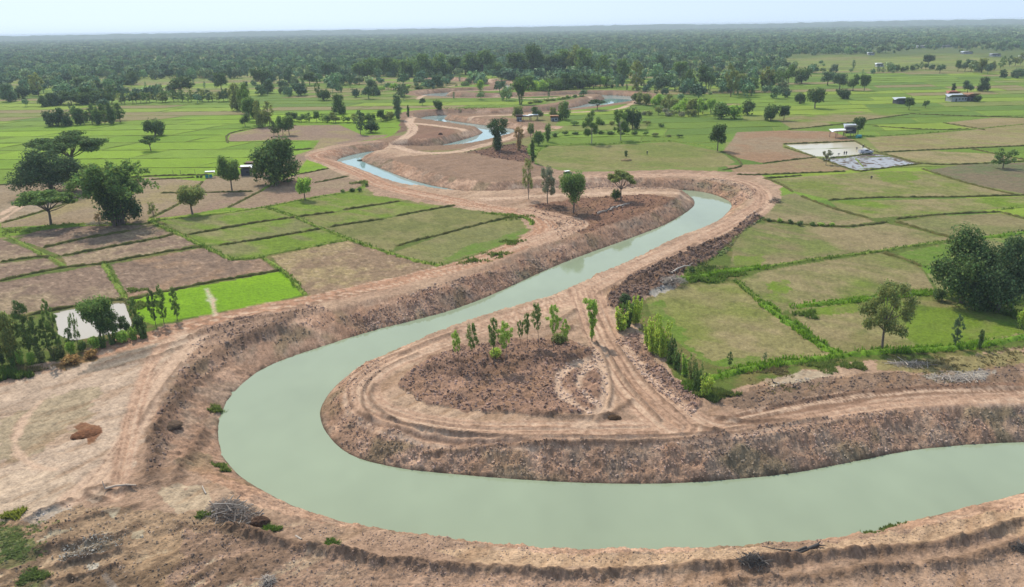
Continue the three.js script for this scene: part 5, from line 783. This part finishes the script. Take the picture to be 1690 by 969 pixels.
row(['slender', 'bush', 'round'], [1578, 118, 1620, 118, 1660, 112, 1700, 104], 13, 18, 13, ['blue', 'mid', 'olive'], 'hedge tree', 'in the long hedge at far right', 'long hedge at far right');
row(['bush', 'bush', 'round'], [905, 226, 960, 221, 1010, 222, 1060, 224, 1130, 228], 12, 8, 13, ['mid', 'olive', 'dark'], 'scrubby bush', 'on the weedy edge above the grassy field', 'weedy edge above the grassy field');
row(['bush'], [872, 172, 900, 168, 930, 164, 962, 159], 10, 6, 13, ['mid', 'olive', 'bright'], 'low green growth', 'on the slope inside the far canal loop', 'growth inside the far canal loop');
row(['bush', 'round'], [940, 208, 1060, 206, 1100, 212], 8, 10, 14, ['mid', 'olive'], 'green bush', 'in the grass around the airy trees', 'grass around the airy trees');
row(['bush'], [1262, 365, 1286, 366, 1320, 372, 1382, 374], 7, 9, 11, ['mid', 'bright', 'dark'], 'weedy bush', 'on the bund right of the canal bend', 'bushes on the bund right of the canal bend');
row(['bush'], [560, 318, 600, 314, 606, 300], 4, 9, 10, ['mid', 'dark'], 'weedy bush', 'at the track corner above the green paddies', 'bushes at the track corner');
row(['round', 'open'], [1215, 150, 1250, 152, 1290, 142, 1308, 138], 8, 26, 18, ['olive', 'mid', 'dark'], 'loose field tree', 'in the gap between thicket and loose grove', 'field trees between thicket and loose grove');
row(['round', 'slender'], [620, 152, 660, 150, 700, 152, 740, 148, 800, 150], 9, 12, 13, ['mid', 'dark', 'bright'], 'low bush', 'beside the fields before the far track', 'low bushes before the far track');
console.log('trees', taken.length);
// --- everything farther off reads as one wood
{
  const wood = new THREE.Group(); wood.name = 'distant_woodland'; scene.add(wood); tag(wood, 'distant woods and scattered trees fading into haze towards the horizon', null, null, 'stuff');
  const r = rng(404), spots = [];
  const dens = (px, py, x, z) => {                                 // how wooded a spot is
    const n = fbm(x * 0.006 + 5, z * 0.006, 3), f = fbm(x * 0.02, z * 0.02 + 3, 2);
    if (py > 172) return 0;
    const strip = smooth(0.10, 0.30, fbm(x * 0.0016 + 9, z * 0.0055, 2)), open = 1 - 0.85 * strip;
    if (py < 84) return (0.85 + 0.6 * n) * open;
    if (px > 560 && px < 835) return py < 122 ? 1.1 : py < 140 ? 0.15 + 0.3 * f : 0.05;
    if (px >= 835 && px < 1015) return py < 148 ? 1.4 : 0.1;
    if (px < 560) return px < 200 ? (py < 118 ? 0.95 : py < 150 ? 0.32 + 0.6 * f : 0.03) : py < 104 ? (0.9 + 0.7 * n) * open : py < 122 ? 0.42 + 0.9 * n : py < 154 ? 0.13 + 0.4 * f : 0.02;
    if (px < 1300) return py < 100 ? (0.7 + 0.9 * n) * open : py < 140 ? 0.42 + 0.9 * n : py < 165 ? 0.2 + 0.5 * f : 0.08;
    return py < 92 ? (0.8 + 0.8 * n) * open : py < 100 ? 0.45 + 0.9 * n : py < 135 ? 0.02 + 0.2 * n : 0;
  };
  const inv = new THREE.Vector3(), towns = [[1520, 79], [1527, 73.5], [1497, 76], [1436, 73], [1459, 82], [1562, 78], [1595, 89], [1451, 110], [1687, 97], [1642, 93], [1437, 91], [1214, 90], [757, 95]].map(q => { const [X, Z] = G(q[0], q[1]); return [X, Z, Math.hypot(X, Z)]; });   // the village keeps clear ground in front
  for (let i = 0; i < 260000; i++) {
    const d = 430 * Math.exp(r() * Math.log(7000 / 430)), a = (r() - 0.5) * 1.45, x = Math.sin(a) * d, z = -Math.cos(a) * d;
    if (r() > Math.min(1, (d / 1500) ** 2 * 0.35 + 0.02) ) continue;
    inv.set(x, 0, z).applyMatrix4(camera.matrixWorldInverse); const px = PX0 - inv.x / inv.z * FPX, py = PY0 + inv.y / inv.z * FPX;
    if (px < -160 || px > 1850 || r() > dens(px, py - (px - PX0) * -0.0166 * 1, x, z)) continue;
    if (towns.some(([X, Z, D]) => { const k = (x * X + z * Z) / D; return k < D + 14 && k > D - 90 && Math.abs(x * Z - z * X) / D < 9; })) continue;
    if (d < 900 && (canalDist(x, z) < 10 || taken.some(t => Math.hypot(t[0] - x, t[1] - z) < 7))) continue;
    spots.push([x, z, d]);
  }
  console.log('wood', spots.length);
  const kinds = ['round', 'dense', 'slender', 'round', 'bush'], tint = [[0.042, 0.068, 0.024], [0.032, 0.054, 0.024], [0.058, 0.088, 0.030], [0.078, 0.096, 0.036], [0.046, 0.072, 0.032]];
  const mat = new THREE.MeshStandardMaterial({ vertexColors: true, roughness: 0.9, side: THREE.DoubleSide }); mat.name = 'woodland_leaves';
  kinds.forEach((k, n) => {
    const [cg, tg] = [0, 1].map(i => proto(k, 0, n % 2)[i].clone()), tc = new Float32Array(tg.attributes.position.count * 3).fill(1.6); tg.setAttribute('color', new THREE.BufferAttribute(tc, 3));
    const g = mergeGeometries([cg, tg]), mine = spots.filter((_, i) => i % kinds.length === n), m = new THREE.InstancedMesh(g, mat, mine.length), o = new THREE.Object3D(), c = new THREE.Color();
    mine.forEach(([x, z, d], i) => { const h = (k === 'bush' ? 3.5 : 5.5) + 7 * r() ** 1.8 + (d > 2500 ? 2 : 0), w = h * (k === 'slender' ? 0.45 : 0.8 + 0.5 * r()) * (d > 2500 ? 1.6 : 1); o.position.set(x, -0.1, z); o.rotation.set(0, r() * 6.28, 0); o.scale.set(w, h, w); o.updateMatrix(); m.setMatrixAt(i, o.matrix); const t = tint[Math.floor(r() * 5)], q = 3.0 * (0.55 + 0.9 * r()); c.setRGB(t[0] * q, t[1] * q, t[2] * q); m.setColorAt(i, c); });
    m.name = 'woodland_trees'; m.castShadow = m.receiveShadow = true; wood.add(m); tag(m, null, null, null, 'stuff');
  });
}
// ------------------------------------------------------------------ buildings
const matte = (c, rough = 0.85) => new THREE.MeshStandardMaterial({ color: new THREE.Color(...c), roughness: rough });
const zinc = new THREE.MeshStandardMaterial({ color: new THREE.Color(0.52, 0.52, 0.52), roughness: 0.45, metalness: 0.2 }), whiteRoof = matte([0.70, 0.70, 0.68], 0.6), redRoof = matte([0.42, 0.15, 0.10]), orangeRoof = matte([0.40, 0.20, 0.10]), rustRoof = matte([0.20, 0.12, 0.09]);
const wood = matte([0.14, 0.10, 0.075]), greyWall = matte([0.30, 0.30, 0.30]), whiteWall = matte([0.55, 0.54, 0.50]), darkWall = matte([0.06, 0.06, 0.07]), tealCloth = matte([0.05, 0.22, 0.22]), glassDark = new THREE.MeshStandardMaterial({ color: new THREE.Color(0.02, 0.025, 0.03), roughness: 0.1 }), rubber = matte([0.02, 0.02, 0.02]);
const box = (w, h, d, x, y, z) => { const g = new THREE.BoxGeometry(w, h, d); g.translate(x, y, z); return g; };
function roofSheet(w, run, rise, side, y, over) {                  // one corrugated slope of a gable roof
  const n = Math.max(6, Math.round(w / 0.35)), g = new THREE.BoxGeometry(w + 2 * over, 0.05, Math.hypot(run, rise) + over, n, 1, 1), p = g.attributes.position;
  for (let i = 0; i < p.count; i++) p.setY(i, p.getY(i) + 0.03 * (Math.round((p.getX(i) / (w + 2 * over) + 0.5) * n) % 2));
  g.translate(0, 0, (Math.hypot(run, rise) + over) / 2); g.rotateX(Math.atan2(rise, run)); if (side < 0) g.rotateY(Math.PI); g.translate(0, y + rise, 0); g.computeVertexNormals(); return g;
}
function house(name, label, category, px, base, o) {
  const [x, y, z] = at(px, base), g = thing(name, label, category, x, z, y, o.turn ?? 0, o.group), { w, d, h } = o, rise = o.rise ?? 0.9, st = o.stilts ?? 0;
  for (const sx of [-1, 1]) for (const sz of [-1, 1]) put('post', box(0.16, st + h, 0.16, sx * (w / 2 - 0.1), (st + h) / 2, sz * (d / 2 - 0.1)), wood, g);
  if (o.mid) for (const sz of [-1, 1]) put('post', box(0.16, st + h, 0.16, 0, (st + h) / 2, sz * (d / 2 - 0.1)), wood, g);
  if (st) put('floor', box(w - 0.1, 0.12, d - 0.1, 0, st, 0), wood, g);
  if (!o.open) {
    const wall = put('wall', mergeGeometries([box(w - 0.3, h, 0.1, 0, st + h / 2, d / 2 - 0.25), box(w - 0.3, h, 0.1, 0, st + h / 2, -d / 2 + 0.25), box(0.1, h, d - 0.6, w / 2 - 0.25, st + h / 2, 0), box(0.1, h, d - 0.6, -w / 2 + 0.25, st + h / 2, 0)]), o.wall ?? greyWall, g);
    put('door', box(0.9, Math.min(2, h * 0.8), 0.06, -w * 0.2, st + Math.min(1, h * 0.4), d / 2 - 0.16), darkWall, wall);
    for (const f of o.windows ?? [0.2]) put('window', box(1.0, 0.8, 0.06, w * f, st + h * 0.58, d / 2 - 0.16), glassDark, wall);
  }
  for (const s of [1, -1]) put('roof_sheet', roofSheet(w, d / 2, -rise, s, st + h + rise + 0.02, 0.45), o.roof ?? zinc, g);
  return g;
}
house('field_hut', 'open stilt shelter with long pale roof beside the milky pond', 'hut', 1386, 227, { w: 7.4, d: 5, h: 2.6, rise: 0.8, open: true, mid: true, roof: whiteRoof, turn: 0.15 });
house('field_hut', 'taller dark stilt hut with striped zinc roof under a tree by the milky pond', 'hut', 1402, 225, { w: 4.6, d: 4.2, h: 2.2, rise: 1.3, stilts: 1.6, wall: darkWall, roof: zinc, turn: -0.2 });
house('farmhouse', 'low farmhouse with white roof in the right-hand rice fields', 'house', 1487, 171, { w: 8.0, d: 6, h: 2.3, rise: 1.2, roof: zinc, wall: darkWall, turn: 0.1, windows: [0.1, 0.32] });
house('farmhouse', 'long white-walled house with pale red roof in the right fields', 'house', 1578, 167, { w: 11, d: 6.5, h: 2.8, rise: 1.4, roof: zinc, wall: greyWall, turn: 0.1, windows: [0.0, 0.2, 0.38] });
house('farmhouse', 'small red-roofed house behind the long white-walled one', 'house', 1572, 162.5, { w: 6.5, d: 6, h: 3, rise: 1.6, roof: redRoof, turn: -0.1 });
house('farmhouse', 'orange-roofed house at the right end of the farmyard', 'house', 1602, 167, { w: 6.6, d: 6, h: 3, rise: 1.7, roof: orangeRoof, wall: darkWall, turn: 0.2 });
house('shed', 'low shed with grey roof, left of two under the trees by the far track', 'shed', 870, 199, { w: 4.6, d: 3.6, h: 1.9, rise: 0.7, open: true, roof: zinc });
house('shed', 'low shed with whiter roof, right of two under the trees by the far track', 'shed', 881, 199, { w: 4.6, d: 3.6, h: 2.3, rise: 0.8, open: true, roof: whiteRoof, turn: 0.1 });
house('field_hut', 'small reddish hut left of the two grey-roofed sheds', 'hut', 857, 200, { w: 3, d: 3, h: 2.2, rise: 0.9, roof: rustRoof });
house('field_hut', 'brown hut half hidden under the tall leafy tree by the far track', 'hut', 915, 200, { w: 4, d: 3.6, h: 2.0, rise: 0.9, roof: orangeRoof });
house('shed', 'open shed with long grey roof above the far canal loop', 'shed', 790, 183.5, { w: 8, d: 4.5, h: 2.3, rise: 0.8, open: true, mid: true, roof: whiteRoof });
house('field_hut', 'dark two-roofed hut between the oval tree and the big round tree', 'hut', 407, 289, { w: 3.4, d: 3, h: 2.5, rise: 0.7, wall: darkWall, roof: whiteRoof, turn: 0.1 });
house('field_hut', 'rust-roofed lean-to behind the dark hut near the big round tree', 'hut', 413, 283, { w: 2.4, d: 2.4, h: 2.6, rise: 0.7, wall: darkWall, roof: rustRoof });
const villages = [[1520, 79, 11, whiteRoof, 'white-roofed village house, brightest among the far right trees'], [1527, 73.5, 8, whiteRoof, 'small white-roofed house above the brightest village house'], [1497, 76, 13, redRoof, 'red-roofed village house left of the brightest white one'], [1436, 73, 11, whiteRoof, 'pale roof at the left end of the far village'], [1459, 82, 8, whiteRoof, 'small pale roof left of the red-roofed village house'], [1562, 78, 12, zinc, 'long grey village roof right of the brightest white one'], [1595, 89, 14, zinc, 'long grey roof low at the right of the far village'], [1451, 110, 9, whiteRoof, 'white shed among dark trees beyond the right rice fields'], [1687, 97, 7, whiteRoof, 'white roof at the right edge of the picture'], [1642, 93, 12, greyWall, 'dark grey roof between the far trees at right'], [1437, 91, 8, zinc, 'grey roof below the left end of the far village'], [1214, 90, 12, whiteRoof, 'lone white roof in the wood right of centre'], [757, 95, 9, whiteRoof, 'lone white roof in the wood left of centre']];
for (const [px, py, w, m, l] of villages) house('village_house', l, 'house', px, py, { w: Math.max(6, w * Math.hypot(...G(px, py)) / FPX), d: 8, h: 2.3, rise: 1.4, roof: m, wall: greyWall, turn: (px % 7) * 0.1 - 0.3 });
{                                                                  // tarpaulin shelter
  const [x, y, z] = at(347, 293), g = thing('tarpaulin_shelter', 'little shelter with white top and teal cloth sides at the edge of the rice', 'shelter', x, z, y, 0.2);
  for (const sx of [-1, 1]) for (const sz of [-1, 1]) put('post', box(0.07, 1.7, 0.07, sx * 1.5, 0.85, sz * 0.9), wood, g);
  for (const s of [1, -1]) put('roof', roofSheet(3.2, 1.0, -0.5, s, 2.2, 0.1), whiteRoof, g);
  for (const sx of [-1, 0.35]) put('cloth_side', box(1.1, 1.2, 0.04, sx * 0.95, 0.65, 0.94), tealCloth, g);
}
{
  const [x, y, z] = at(1417, 228), g = thing('water_tank', 'blue-green tank lying by the foot of the tree at the milky pond', 'tank', x, z, y, 0.3), c = new THREE.CylinderGeometry(0.75, 0.75, 2.2, 18); c.rotateZ(Math.PI / 2); c.translate(0, 0.8, 0);
  put('body', c, tealCloth, g); for (const s of [-1, 1]) put('foot', box(0.2, 0.3, 1.2, s * 0.7, 0.1, 0), wood, g);
}
// ------------------------------------------------------------------ vehicles
function pickup(name, label, category, px, py, turn, paint, s = 1) {
  const [x, y, z] = at(px, py), g = thing(name, label, category, x, z, y, turn); g.scale.setScalar(s);
  const P = (pts, w, b) => { const sh = new THREE.Shape(pts.map(p => new THREE.Vector2(p[0], p[1]))), e = new THREE.ExtrudeGeometry(sh, { depth: w - 2 * b, bevelEnabled: true, bevelSize: b, bevelThickness: b, bevelSegments: 2 }); e.translate(0, 0, -(w - 2 * b) / 2); return e; };
  put('body', P([[-2.5, 0.5], [2.45, 0.5], [2.5, 0.85], [2.2, 1.05], [1.1, 1.12], [-2.45, 1.12]], 1.75, 0.06), paint, g);
  const cab = put('cab', P([[-0.9, 1.1], [1.15, 1.1], [0.5, 1.68], [-0.75, 1.70]], 1.6, 0.06), paint, g);
  put('windscreen', (() => { const q = box(0.03, 0.66, 1.35, 0, 0, 0); q.rotateZ(0.86); q.translate(0.93, 1.42, 0); return q; })(), glassDark, cab); for (const e of [-1, 1]) put('side_window', box(1.15, 0.36, 0.03, -0.1, 1.42, e * 0.80), glassDark, cab);
  for (const e of [-1, 1]) put('bed_side', box(1.5, 0.35, 0.06, -1.7, 1.3, e * 0.82), paint, g);
  put('tailgate', box(0.06, 0.35, 1.55, -2.45, 1.3, 0), paint, g);
  for (const [wx, wz] of [[1.55, 0.8], [1.55, -0.8], [-1.55, 0.8], [-1.55, -0.8]]) { const c = new THREE.CylinderGeometry(0.38, 0.38, 0.24, 18); c.rotateX(Math.PI / 2); c.translate(wx, 0.38, wz); const t = put('wheel', c, rubber, g), h = new THREE.CylinderGeometry(0.2, 0.2, 0.26, 12); h.rotateX(Math.PI / 2); h.translate(wx, 0.38, wz); put('rim', h, zinc, t); }
  for (const e of [-1, 1]) put('headlight', box(0.05, 0.14, 0.34, 2.48, 0.84, e * 0.6), whiteRoof, g);
  return g;
}
pickup('pickup_truck', 'silver-grey pickup truck parked on the bund between pond and flooded plot', 'pickup truck', 1428.5, 254, 0.12, new THREE.MeshStandardMaterial({ color: new THREE.Color(0.42, 0.42, 0.46), roughness: 0.3, metalness: 0.3 }), 1.08);
{
  const g = pickup('farm_tractor_truck', 'small dark farm truck with white canopy beside the canal track', 'farm truck', 937, 288, 0.5, matte([0.03, 0.05, 0.035], 0.5), 0.62);
  put('canopy', box(3.4, 0.12, 1.9, -0.6, 2.1, 0), whiteRoof, g); for (const [a, b] of [[-2.2, 0.8], [-2.2, -0.8], [0.9, 0.8], [0.9, -0.8]]) put('canopy_post', box(0.07, 0.8, 0.07, a, 1.7, b), rubber, g);
}
// ------------------------------------------------------------------ people: one smooth body each
function body(joints, bones) {
  const res = 56, R = 1.05, mc = new MarchingCubes(res, new THREE.MeshBasicMaterial(), false, false, 60000), smin = (a, b, k) => { const h = clamp(0.5 + 0.5 * (b - a) / k); return mix(b, a, h) - k * h * (1 - h); };
  for (let k = 0; k < res; k++) for (let j = 0; j < res; j++) for (let i = 0; i < res; i++) {
    const x = (i / (res / 2) - 1) * R, y = (j / (res / 2) - 1) * R + 0.9, z = (k / (res / 2) - 1) * R; let d = 9;
    for (const [a, b] of bones) { const A = joints[a], B = joints[b], ex = B[0] - A[0], ey = B[1] - A[1], ez = B[2] - A[2], t = clamp(((x - A[0]) * ex + (y - A[1]) * ey + (z - A[2]) * ez) / (ex * ex + ey * ey + ez * ez + 1e-9)); d = smin(d, Math.hypot(x - A[0] - ex * t, y - A[1] - ey * t, z - A[2] - ez * t) - mix(A[3], B[3], t), 0.035); }
    mc.field[i + j * res + k * res * res] = -d;
  }
  mc.isolation = 0; mc.update();
  const n = mc.count, g = new THREE.BufferGeometry(), p = new Float32Array(mc.positionArray.subarray(0, n * 3)), q = new Float32Array(mc.normalArray.subarray(0, n * 3));
  for (let i = 0; i < n; i++) { p[3 * i] *= R; p[3 * i + 1] = p[3 * i + 1] * R + 0.9; p[3 * i + 2] *= R; }
  g.setAttribute('position', new THREE.BufferAttribute(p, 3)); g.setAttribute('normal', new THREE.BufferAttribute(q, 3)); return g;
}
const BONES = [['hip', 'chest'], ['chest', 'neck'], ['neck', 'head'], ['chest', 'sl'], ['chest', 'sr'], ['sl', 'el'], ['el', 'hl'], ['sr', 'er'], ['er', 'hr'], ['hip', 'pl'], ['hip', 'pr'], ['pl', 'kl'], ['kl', 'al'], ['pr', 'kr'], ['kr', 'ar'], ['al', 'tl'], ['ar', 'tr']];
const STAND = { hip: [0, 0.95, 0, 0.15], chest: [0, 1.3, 0, 0.16], neck: [0, 1.48, 0, 0.06], head: [0, 1.6, 0.02, 0.11], sl: [0.2, 1.38, 0, 0.065], sr: [-0.2, 1.38, 0, 0.065], el: [0.27, 1.1, -0.02, 0.05], hl: [0.26, 0.84, 0.06, 0.04], er: [-0.27, 1.1, -0.02, 0.05], hr: [-0.26, 0.84, 0.06, 0.04], pl: [0.09, 0.9, 0, 0.1], pr: [-0.09, 0.9, 0, 0.1], kl: [0.11, 0.5, 0.02, 0.07], kr: [-0.11, 0.5, 0.02, 0.07], al: [0.12, 0.08, 0, 0.05], ar: [-0.12, 0.08, 0, 0.05], tl: [0.13, 0.04, 0.16, 0.04], tr: [-0.13, 0.04, 0.16, 0.04] };
const BEND = { ...STAND, hip: [0, 0.88, -0.12, 0.15], chest: [0, 0.98, 0.28, 0.16], neck: [0, 0.98, 0.44, 0.06], head: [0, 0.96, 0.57, 0.11], sl: [0.19, 0.96, 0.33, 0.065], sr: [-0.19, 0.96, 0.33, 0.065], el: [0.22, 0.66, 0.38, 0.05], hl: [0.15, 0.40, 0.46, 0.04], er: [-0.22, 0.66, 0.38, 0.05], hr: [-0.15, 0.40, 0.46, 0.04], pl: [0.09, 0.84, -0.1, 0.1], pr: [-0.09, 0.84, -0.1, 0.1] };
const standing = body(STAND, BONES), bending = body(BEND, BONES);
const darkCloth = matte([0.03, 0.03, 0.04]), strawHat = matte([0.45, 0.36, 0.2]);
for (const [px, py, pose, turn, label] of [[1068, 255.5, 0, 0.3, 'person in dark clothes standing alone in the grassy field'], [1437.5, 296, 1, 1.9, 'person in dark clothes bending down in the olive field below the flooded plot'], [1383.4, 257.6, 1, 1.2, 'person in dark clothes crouching at the pond edge, nearest the pale-leaved tree'], [1393, 256.4, 0, 0.2, 'person in dark clothes standing at the pond edge, left one of two'], [1396.6, 256.2, 0, -0.6, 'person in dark clothes standing at the pond edge, right one of two'], [1413.4, 247.4, 1, 0.8, 'person in dark clothes bending in the milky pond left of the pickup truck'], [1424.2, 245.2, 0, -0.3, 'person in dark clothes standing in the milky pond behind the pickup truck']]) {
  const [x, y, z] = at(px, py), g = thing('person', label, 'person', x, z, y, turn), P = pose ? BEND : STAND; put('body', pose ? bending : standing, darkCloth, g);
  const h = new THREE.ConeGeometry(0.24, 0.16, 18); h.translate(P.head[0], P.head[1] + 0.13, P.head[2]); put('hat', h, strawHat, g);
}
// ------------------------------------------------------------------ heaps, logs and brush
function mound(name, label, category, px, py, w, d, h, c, seed, turn = 0) {
  const [x, y, z] = at(px, py), g = new THREE.SphereGeometry(1, 40, 20, 0, Math.PI * 2, 0, Math.PI / 2), p = g.attributes.position, C = [];
  for (let i = 0; i < p.count; i++) { const X = p.getX(i), Y = p.getY(i), Z = p.getZ(i), k = 1 + 0.14 * fbm(X * 1.2 + seed, Z * 1.2 + seed * 2, 3) + 0.10 * fbm(X * 7 + seed, Z * 7, 2); p.setXYZ(i, X * k * w / 2, Math.pow(Y, 1.3) * k * h - 0.08, Z * k * d / 2); const q = 0.85 + 0.5 * noise(X * 9 + seed, Z * 9); C.push(c[0] * q, c[1] * q, c[2] * q); }
  g.setAttribute('color', new THREE.Float32BufferAttribute(C, 3)); g.computeVertexNormals();
  const o = put(name, g, soilMat); o.position.set(x, y, z); o.rotation.y = turn; return tag(o, label, category);
}
mound('soil_heap', 'reddish brown heap of soil dumped on the pale sandy ground', 'soil heap', 143, 717, 3.9, 2.7, 0.5, rgb(146, 100, 74), 3, 0.3);
mound('soil_heap', 'pale straw-topped earth heap in the grassy field near a small shrub', 'soil heap', 1034, 265, 4.6, 3.4, 0.9, rgb(172, 152, 112), 8);
mound('mud_islet', 'dark muddy islet at the upper end of the blue canal stretch', 'islet', 598, 269, 4.6, 1.9, 0.5, rgb(64, 60, 48), 12).position.y = WL;
mound('soil_heap', 'small dark earth heap at the tip of the canal works in the far loop', 'soil heap', 727, 222, 2.4, 2, 0.9, rgb(92, 66, 54), 15);
mound('soil_heap', 'low dark earth heap beside the track at the island crossing', 'soil heap', 1013, 690, 2.2, 1.3, 0.5, rgb(122, 96, 74), 21);
mound('soil_heap', 'heap of dark earth on the left canal bank', 'soil heap', 282, 702, 3.2, 2.6, 0.55, rgb(126, 106, 92), 27);
const twigMat = matte([0.17, 0.135, 0.11], 1), twigPale = matte([0.36, 0.30, 0.245], 1), twigDark = matte([0.045, 0.038, 0.034]);
function brush(name, label, category, px, py, w, d, h, nBig, nSmall, mats, seed, turn = 0) {
  const [x, y, z] = at(px, py), g = thing(name, label, category, x, z, y, turn), r = rng(seed), tw = [];
  const stick = (len, rad) => { const a = r() * 6.283, q = Math.sqrt(r()), X = Math.cos(a) * q * w / 2, Z = Math.sin(a) * q * d / 2, Y = h * (1 - q * q) * (0.2 + 0.8 * r()) + 0.05, f = r() * 6.283, up = (r() - 0.42) * 0.7, L = len * (0.5 + r()); return [[X - Math.cos(f) * L / 2, Math.max(0.02, Y - up * L / 2), Z - Math.sin(f) * L / 2], [X + Math.cos(f) * L / 2, Math.max(0.02, Y + up * L / 2), Z + Math.sin(f) * L / 2], rad * (0.7 + 0.6 * r()), rad * 0.4]; };
  for (let i = 0; i < nBig; i++) put('branch', limbGeo([stick(Math.min(2.6, w * 0.5), 0.06)]), mats[i % mats.length], g);
  for (let i = 0; i < nSmall; i++) tw.push(stick(1.2, 0.022));
  if (nSmall) tag(put('twigs', limbGeo(tw), mats[0], g), null, null, null, 'stuff');
  return g;
}
brush('brush_pile', 'large heap of grey cut branches on the near canal bank', 'brush pile', 386, 850, 6.6, 3.2, 1.5, 64, 420, [twigMat, twigPale, twigMat], 5, -0.45);
mound('earth_root_mass', 'dark earthy root mass at the right end of the large branch heap', 'root mass', 430, 864, 2.2, 1.7, 0.85, rgb(112, 86, 72), 33);
brush('brush_pile', 'tangle of thin dark twigs at the left end of the fallen log by the water', 'brush pile', 1244, 928, 2.6, 1.6, 0.9, 14, 200, [twigDark, twigMat], 9);
brush('brush_pile', 'pale heap of dead branches by the wet hollow near the spoil ridge', 'brush pile', 1112, 466, 5, 3.2, 1.4, 26, 260, [twigPale, twigMat], 13);
brush('brush_pile', 'grey scattered branches in the shadow of the open-crowned tree', 'brush pile', 1505, 603, 5.6, 2.2, 0.4, 26, 90, [twigPale, twigMat], 17);
brush('brush_pile', 'pale flattened branches beside the track at the right', 'brush pile', 1585, 626, 6, 1.6, 0.3, 22, 120, [twigPale], 19);
brush('brush_pile', 'dark stack of stumps and sticks beside the canal bend track', 'brush pile', 1279, 334, 3.4, 2.4, 1.7, 20, 120, [twigDark, twigMat], 23);
brush('brush_pile', 'small brown twig heap on the canal bank near the left track', 'brush pile', 405, 526, 5, 1.6, 0.25, 10, 110, [matte([0.16, 0.09, 0.06])], 29);
brush('brush_pile', 'pale dead sticks at the foot of the huge bamboo clump', 'brush pile', 162, 371, 6, 2, 1.2, 16, 120, [twigPale, matte([0.35, 0.28, 0.2])], 37);
brush('brush_pile', 'bare root clump at the bottom edge of the picture', 'brush pile', 443, 962, 1.2, 1.0, 0.8, 10, 80, [twigPale, twigMat], 41);
brush('brush_pile', 'bundle of twigs at the bottom right edge by the furrow', 'brush pile', 1682, 906, 1.6, 1.0, 0.6, 10, 80, [twigDark, twigMat], 43);
function log(name, label, category, pts, r0, r1, mat, extra = []) { // a fallen trunk between photo points, with side branches
  const A = at(pts[0], pts[1]), B = at(pts[2], pts[3]), g = thing(name, label, category, A[0], A[2], A[1]), e = [B[0] - A[0], B[1] - A[1] + r0, B[2] - A[2]];
  put('trunk', limbGeo([[[0, r0 * 0.8, 0], e, r0, r1]]), mat, g);
  for (const [t, dx, dy, dz, q] of extra) put('branch', limbGeo([[[e[0] * t, r0 * 0.8 + e[1] * t, e[2] * t], [e[0] * t + dx, Math.max(0.05, r0 + e[1] * t + dy), e[2] * t + dz], q, q * 0.4]]), mat, g);
  return g;
}
log('fallen_log', 'long blackish forked log lying by the water in the foreground', 'log', [1350, 902, 1218, 930], 0.22, 0.06, twigDark, [[0.02, 0.5, 0.25, -0.3, 0.10], [0.0, 0.6, 0.1, 0.25, 0.1], [0.15, -3.2, -0.05, 0.7, 0.14], [0.35, -2.6, 0.2, -0.35, 0.09], [0.6, -2, 0.15, 0.3, 0.06], [0.8, -1.3, 0.3, -0.4, 0.04]]);
log('fallen_log', 'dark curved dead branch on the bare ground below the lush bank', 'log', [1276, 632, 1312, 641], 0.13, 0.09, twigDark, [[0.0, -0.3, 0.7, 0, 0.09], [0.9, 0.2, 0.6, -0.1, 0.08], [1, 1.2, 0.5, -0.4, 0.06], [0.2, -0.9, 0.1, 0.3, 0.04], [0.5, -0.6, -0.05, 0.5, 0.05]]);
log('fallen_log', 'pale stripped trunk lying on the spoil ridge', 'log', [1108, 452, 1140, 440], 0.22, 0.12, twigPale, [[0.1, -1.2, 0.4, 0.8, 0.1], [0.9, 1.0, 0.5, -0.4, 0.08]]);
log('fallen_log', 'white branch standing slanted beside the large branch heap', 'log', [340, 816, 334, 803], 0.09, 0.05, twigPale);
log('fallen_log', 'pale log on the ground at the left of the foreground works', 'log', [174, 808, 225, 803], 0.16, 0.08, matte([0.40, 0.30, 0.22]), [[0.0, -0.2, 0.9, -0.1, 0.1], [0.5, 0.8, 0.1, -0.4, 0.06]]);
log('fallen_log', 'short cut log by the green tuft right of the large branch heap', 'log', [488, 886, 498, 892], 0.12, 0.11, twigPale);
{                                                                  // heap of cut trunks on the peninsula
  const [x, y, z] = at(1014, 346), g = thing('log_pile', 'row of pale cut logs heaped on the dark soil of the canal peninsula', 'log pile', x, z, y, 0), r = rng(55);
  for (let i = 0; i < 16; i++) { const t = i / 15 - 0.5, a = 0.75 + (r() - 0.5) * 0.7, L = 2 + 2.6 * r(), X = t * 8.5 + (r() - 0.5), Z = -t * 9 + (r() - 0.5) * 1.2, Y = 0.2 + 0.4 * r(); put('log', limbGeo([[[X - Math.cos(a) * L / 2, Y, Z + Math.sin(a) * L / 2], [X + Math.cos(a) * L / 2, Y + 0.3 * r(), Z - Math.sin(a) * L / 2], 0.14 + 0.10 * r(), 0.1]]), [twigMat, twigPale, twigDark][i % 3], g); }
}
for (const [px, py, l] of [[286, 288.5, 'leftmost wooden fence post on the edge of the bright rice'], [298, 287.5, 'middle wooden fence post on the edge of the bright rice'], [322, 286.5, 'wooden fence post left of the tarpaulin shelter']]) { const [x, y, z] = at(px, py), g = new THREE.CylinderGeometry(0.07, 0.09, 1.7, 8); g.translate(0, 0.8, 0); const o = put('fence_post', g, wood); o.position.set(x, y, z); tag(o, l, 'fence post'); }
const renderer = new THREE.WebGLRenderer({ antialias: true });
renderer.setSize(W, HGT);
renderer.toneMapping = THREE.LinearToneMapping; renderer.toneMappingExposure = EXPOSURE;
renderer.shadowMap.enabled = true;
renderer.render(scene, camera);
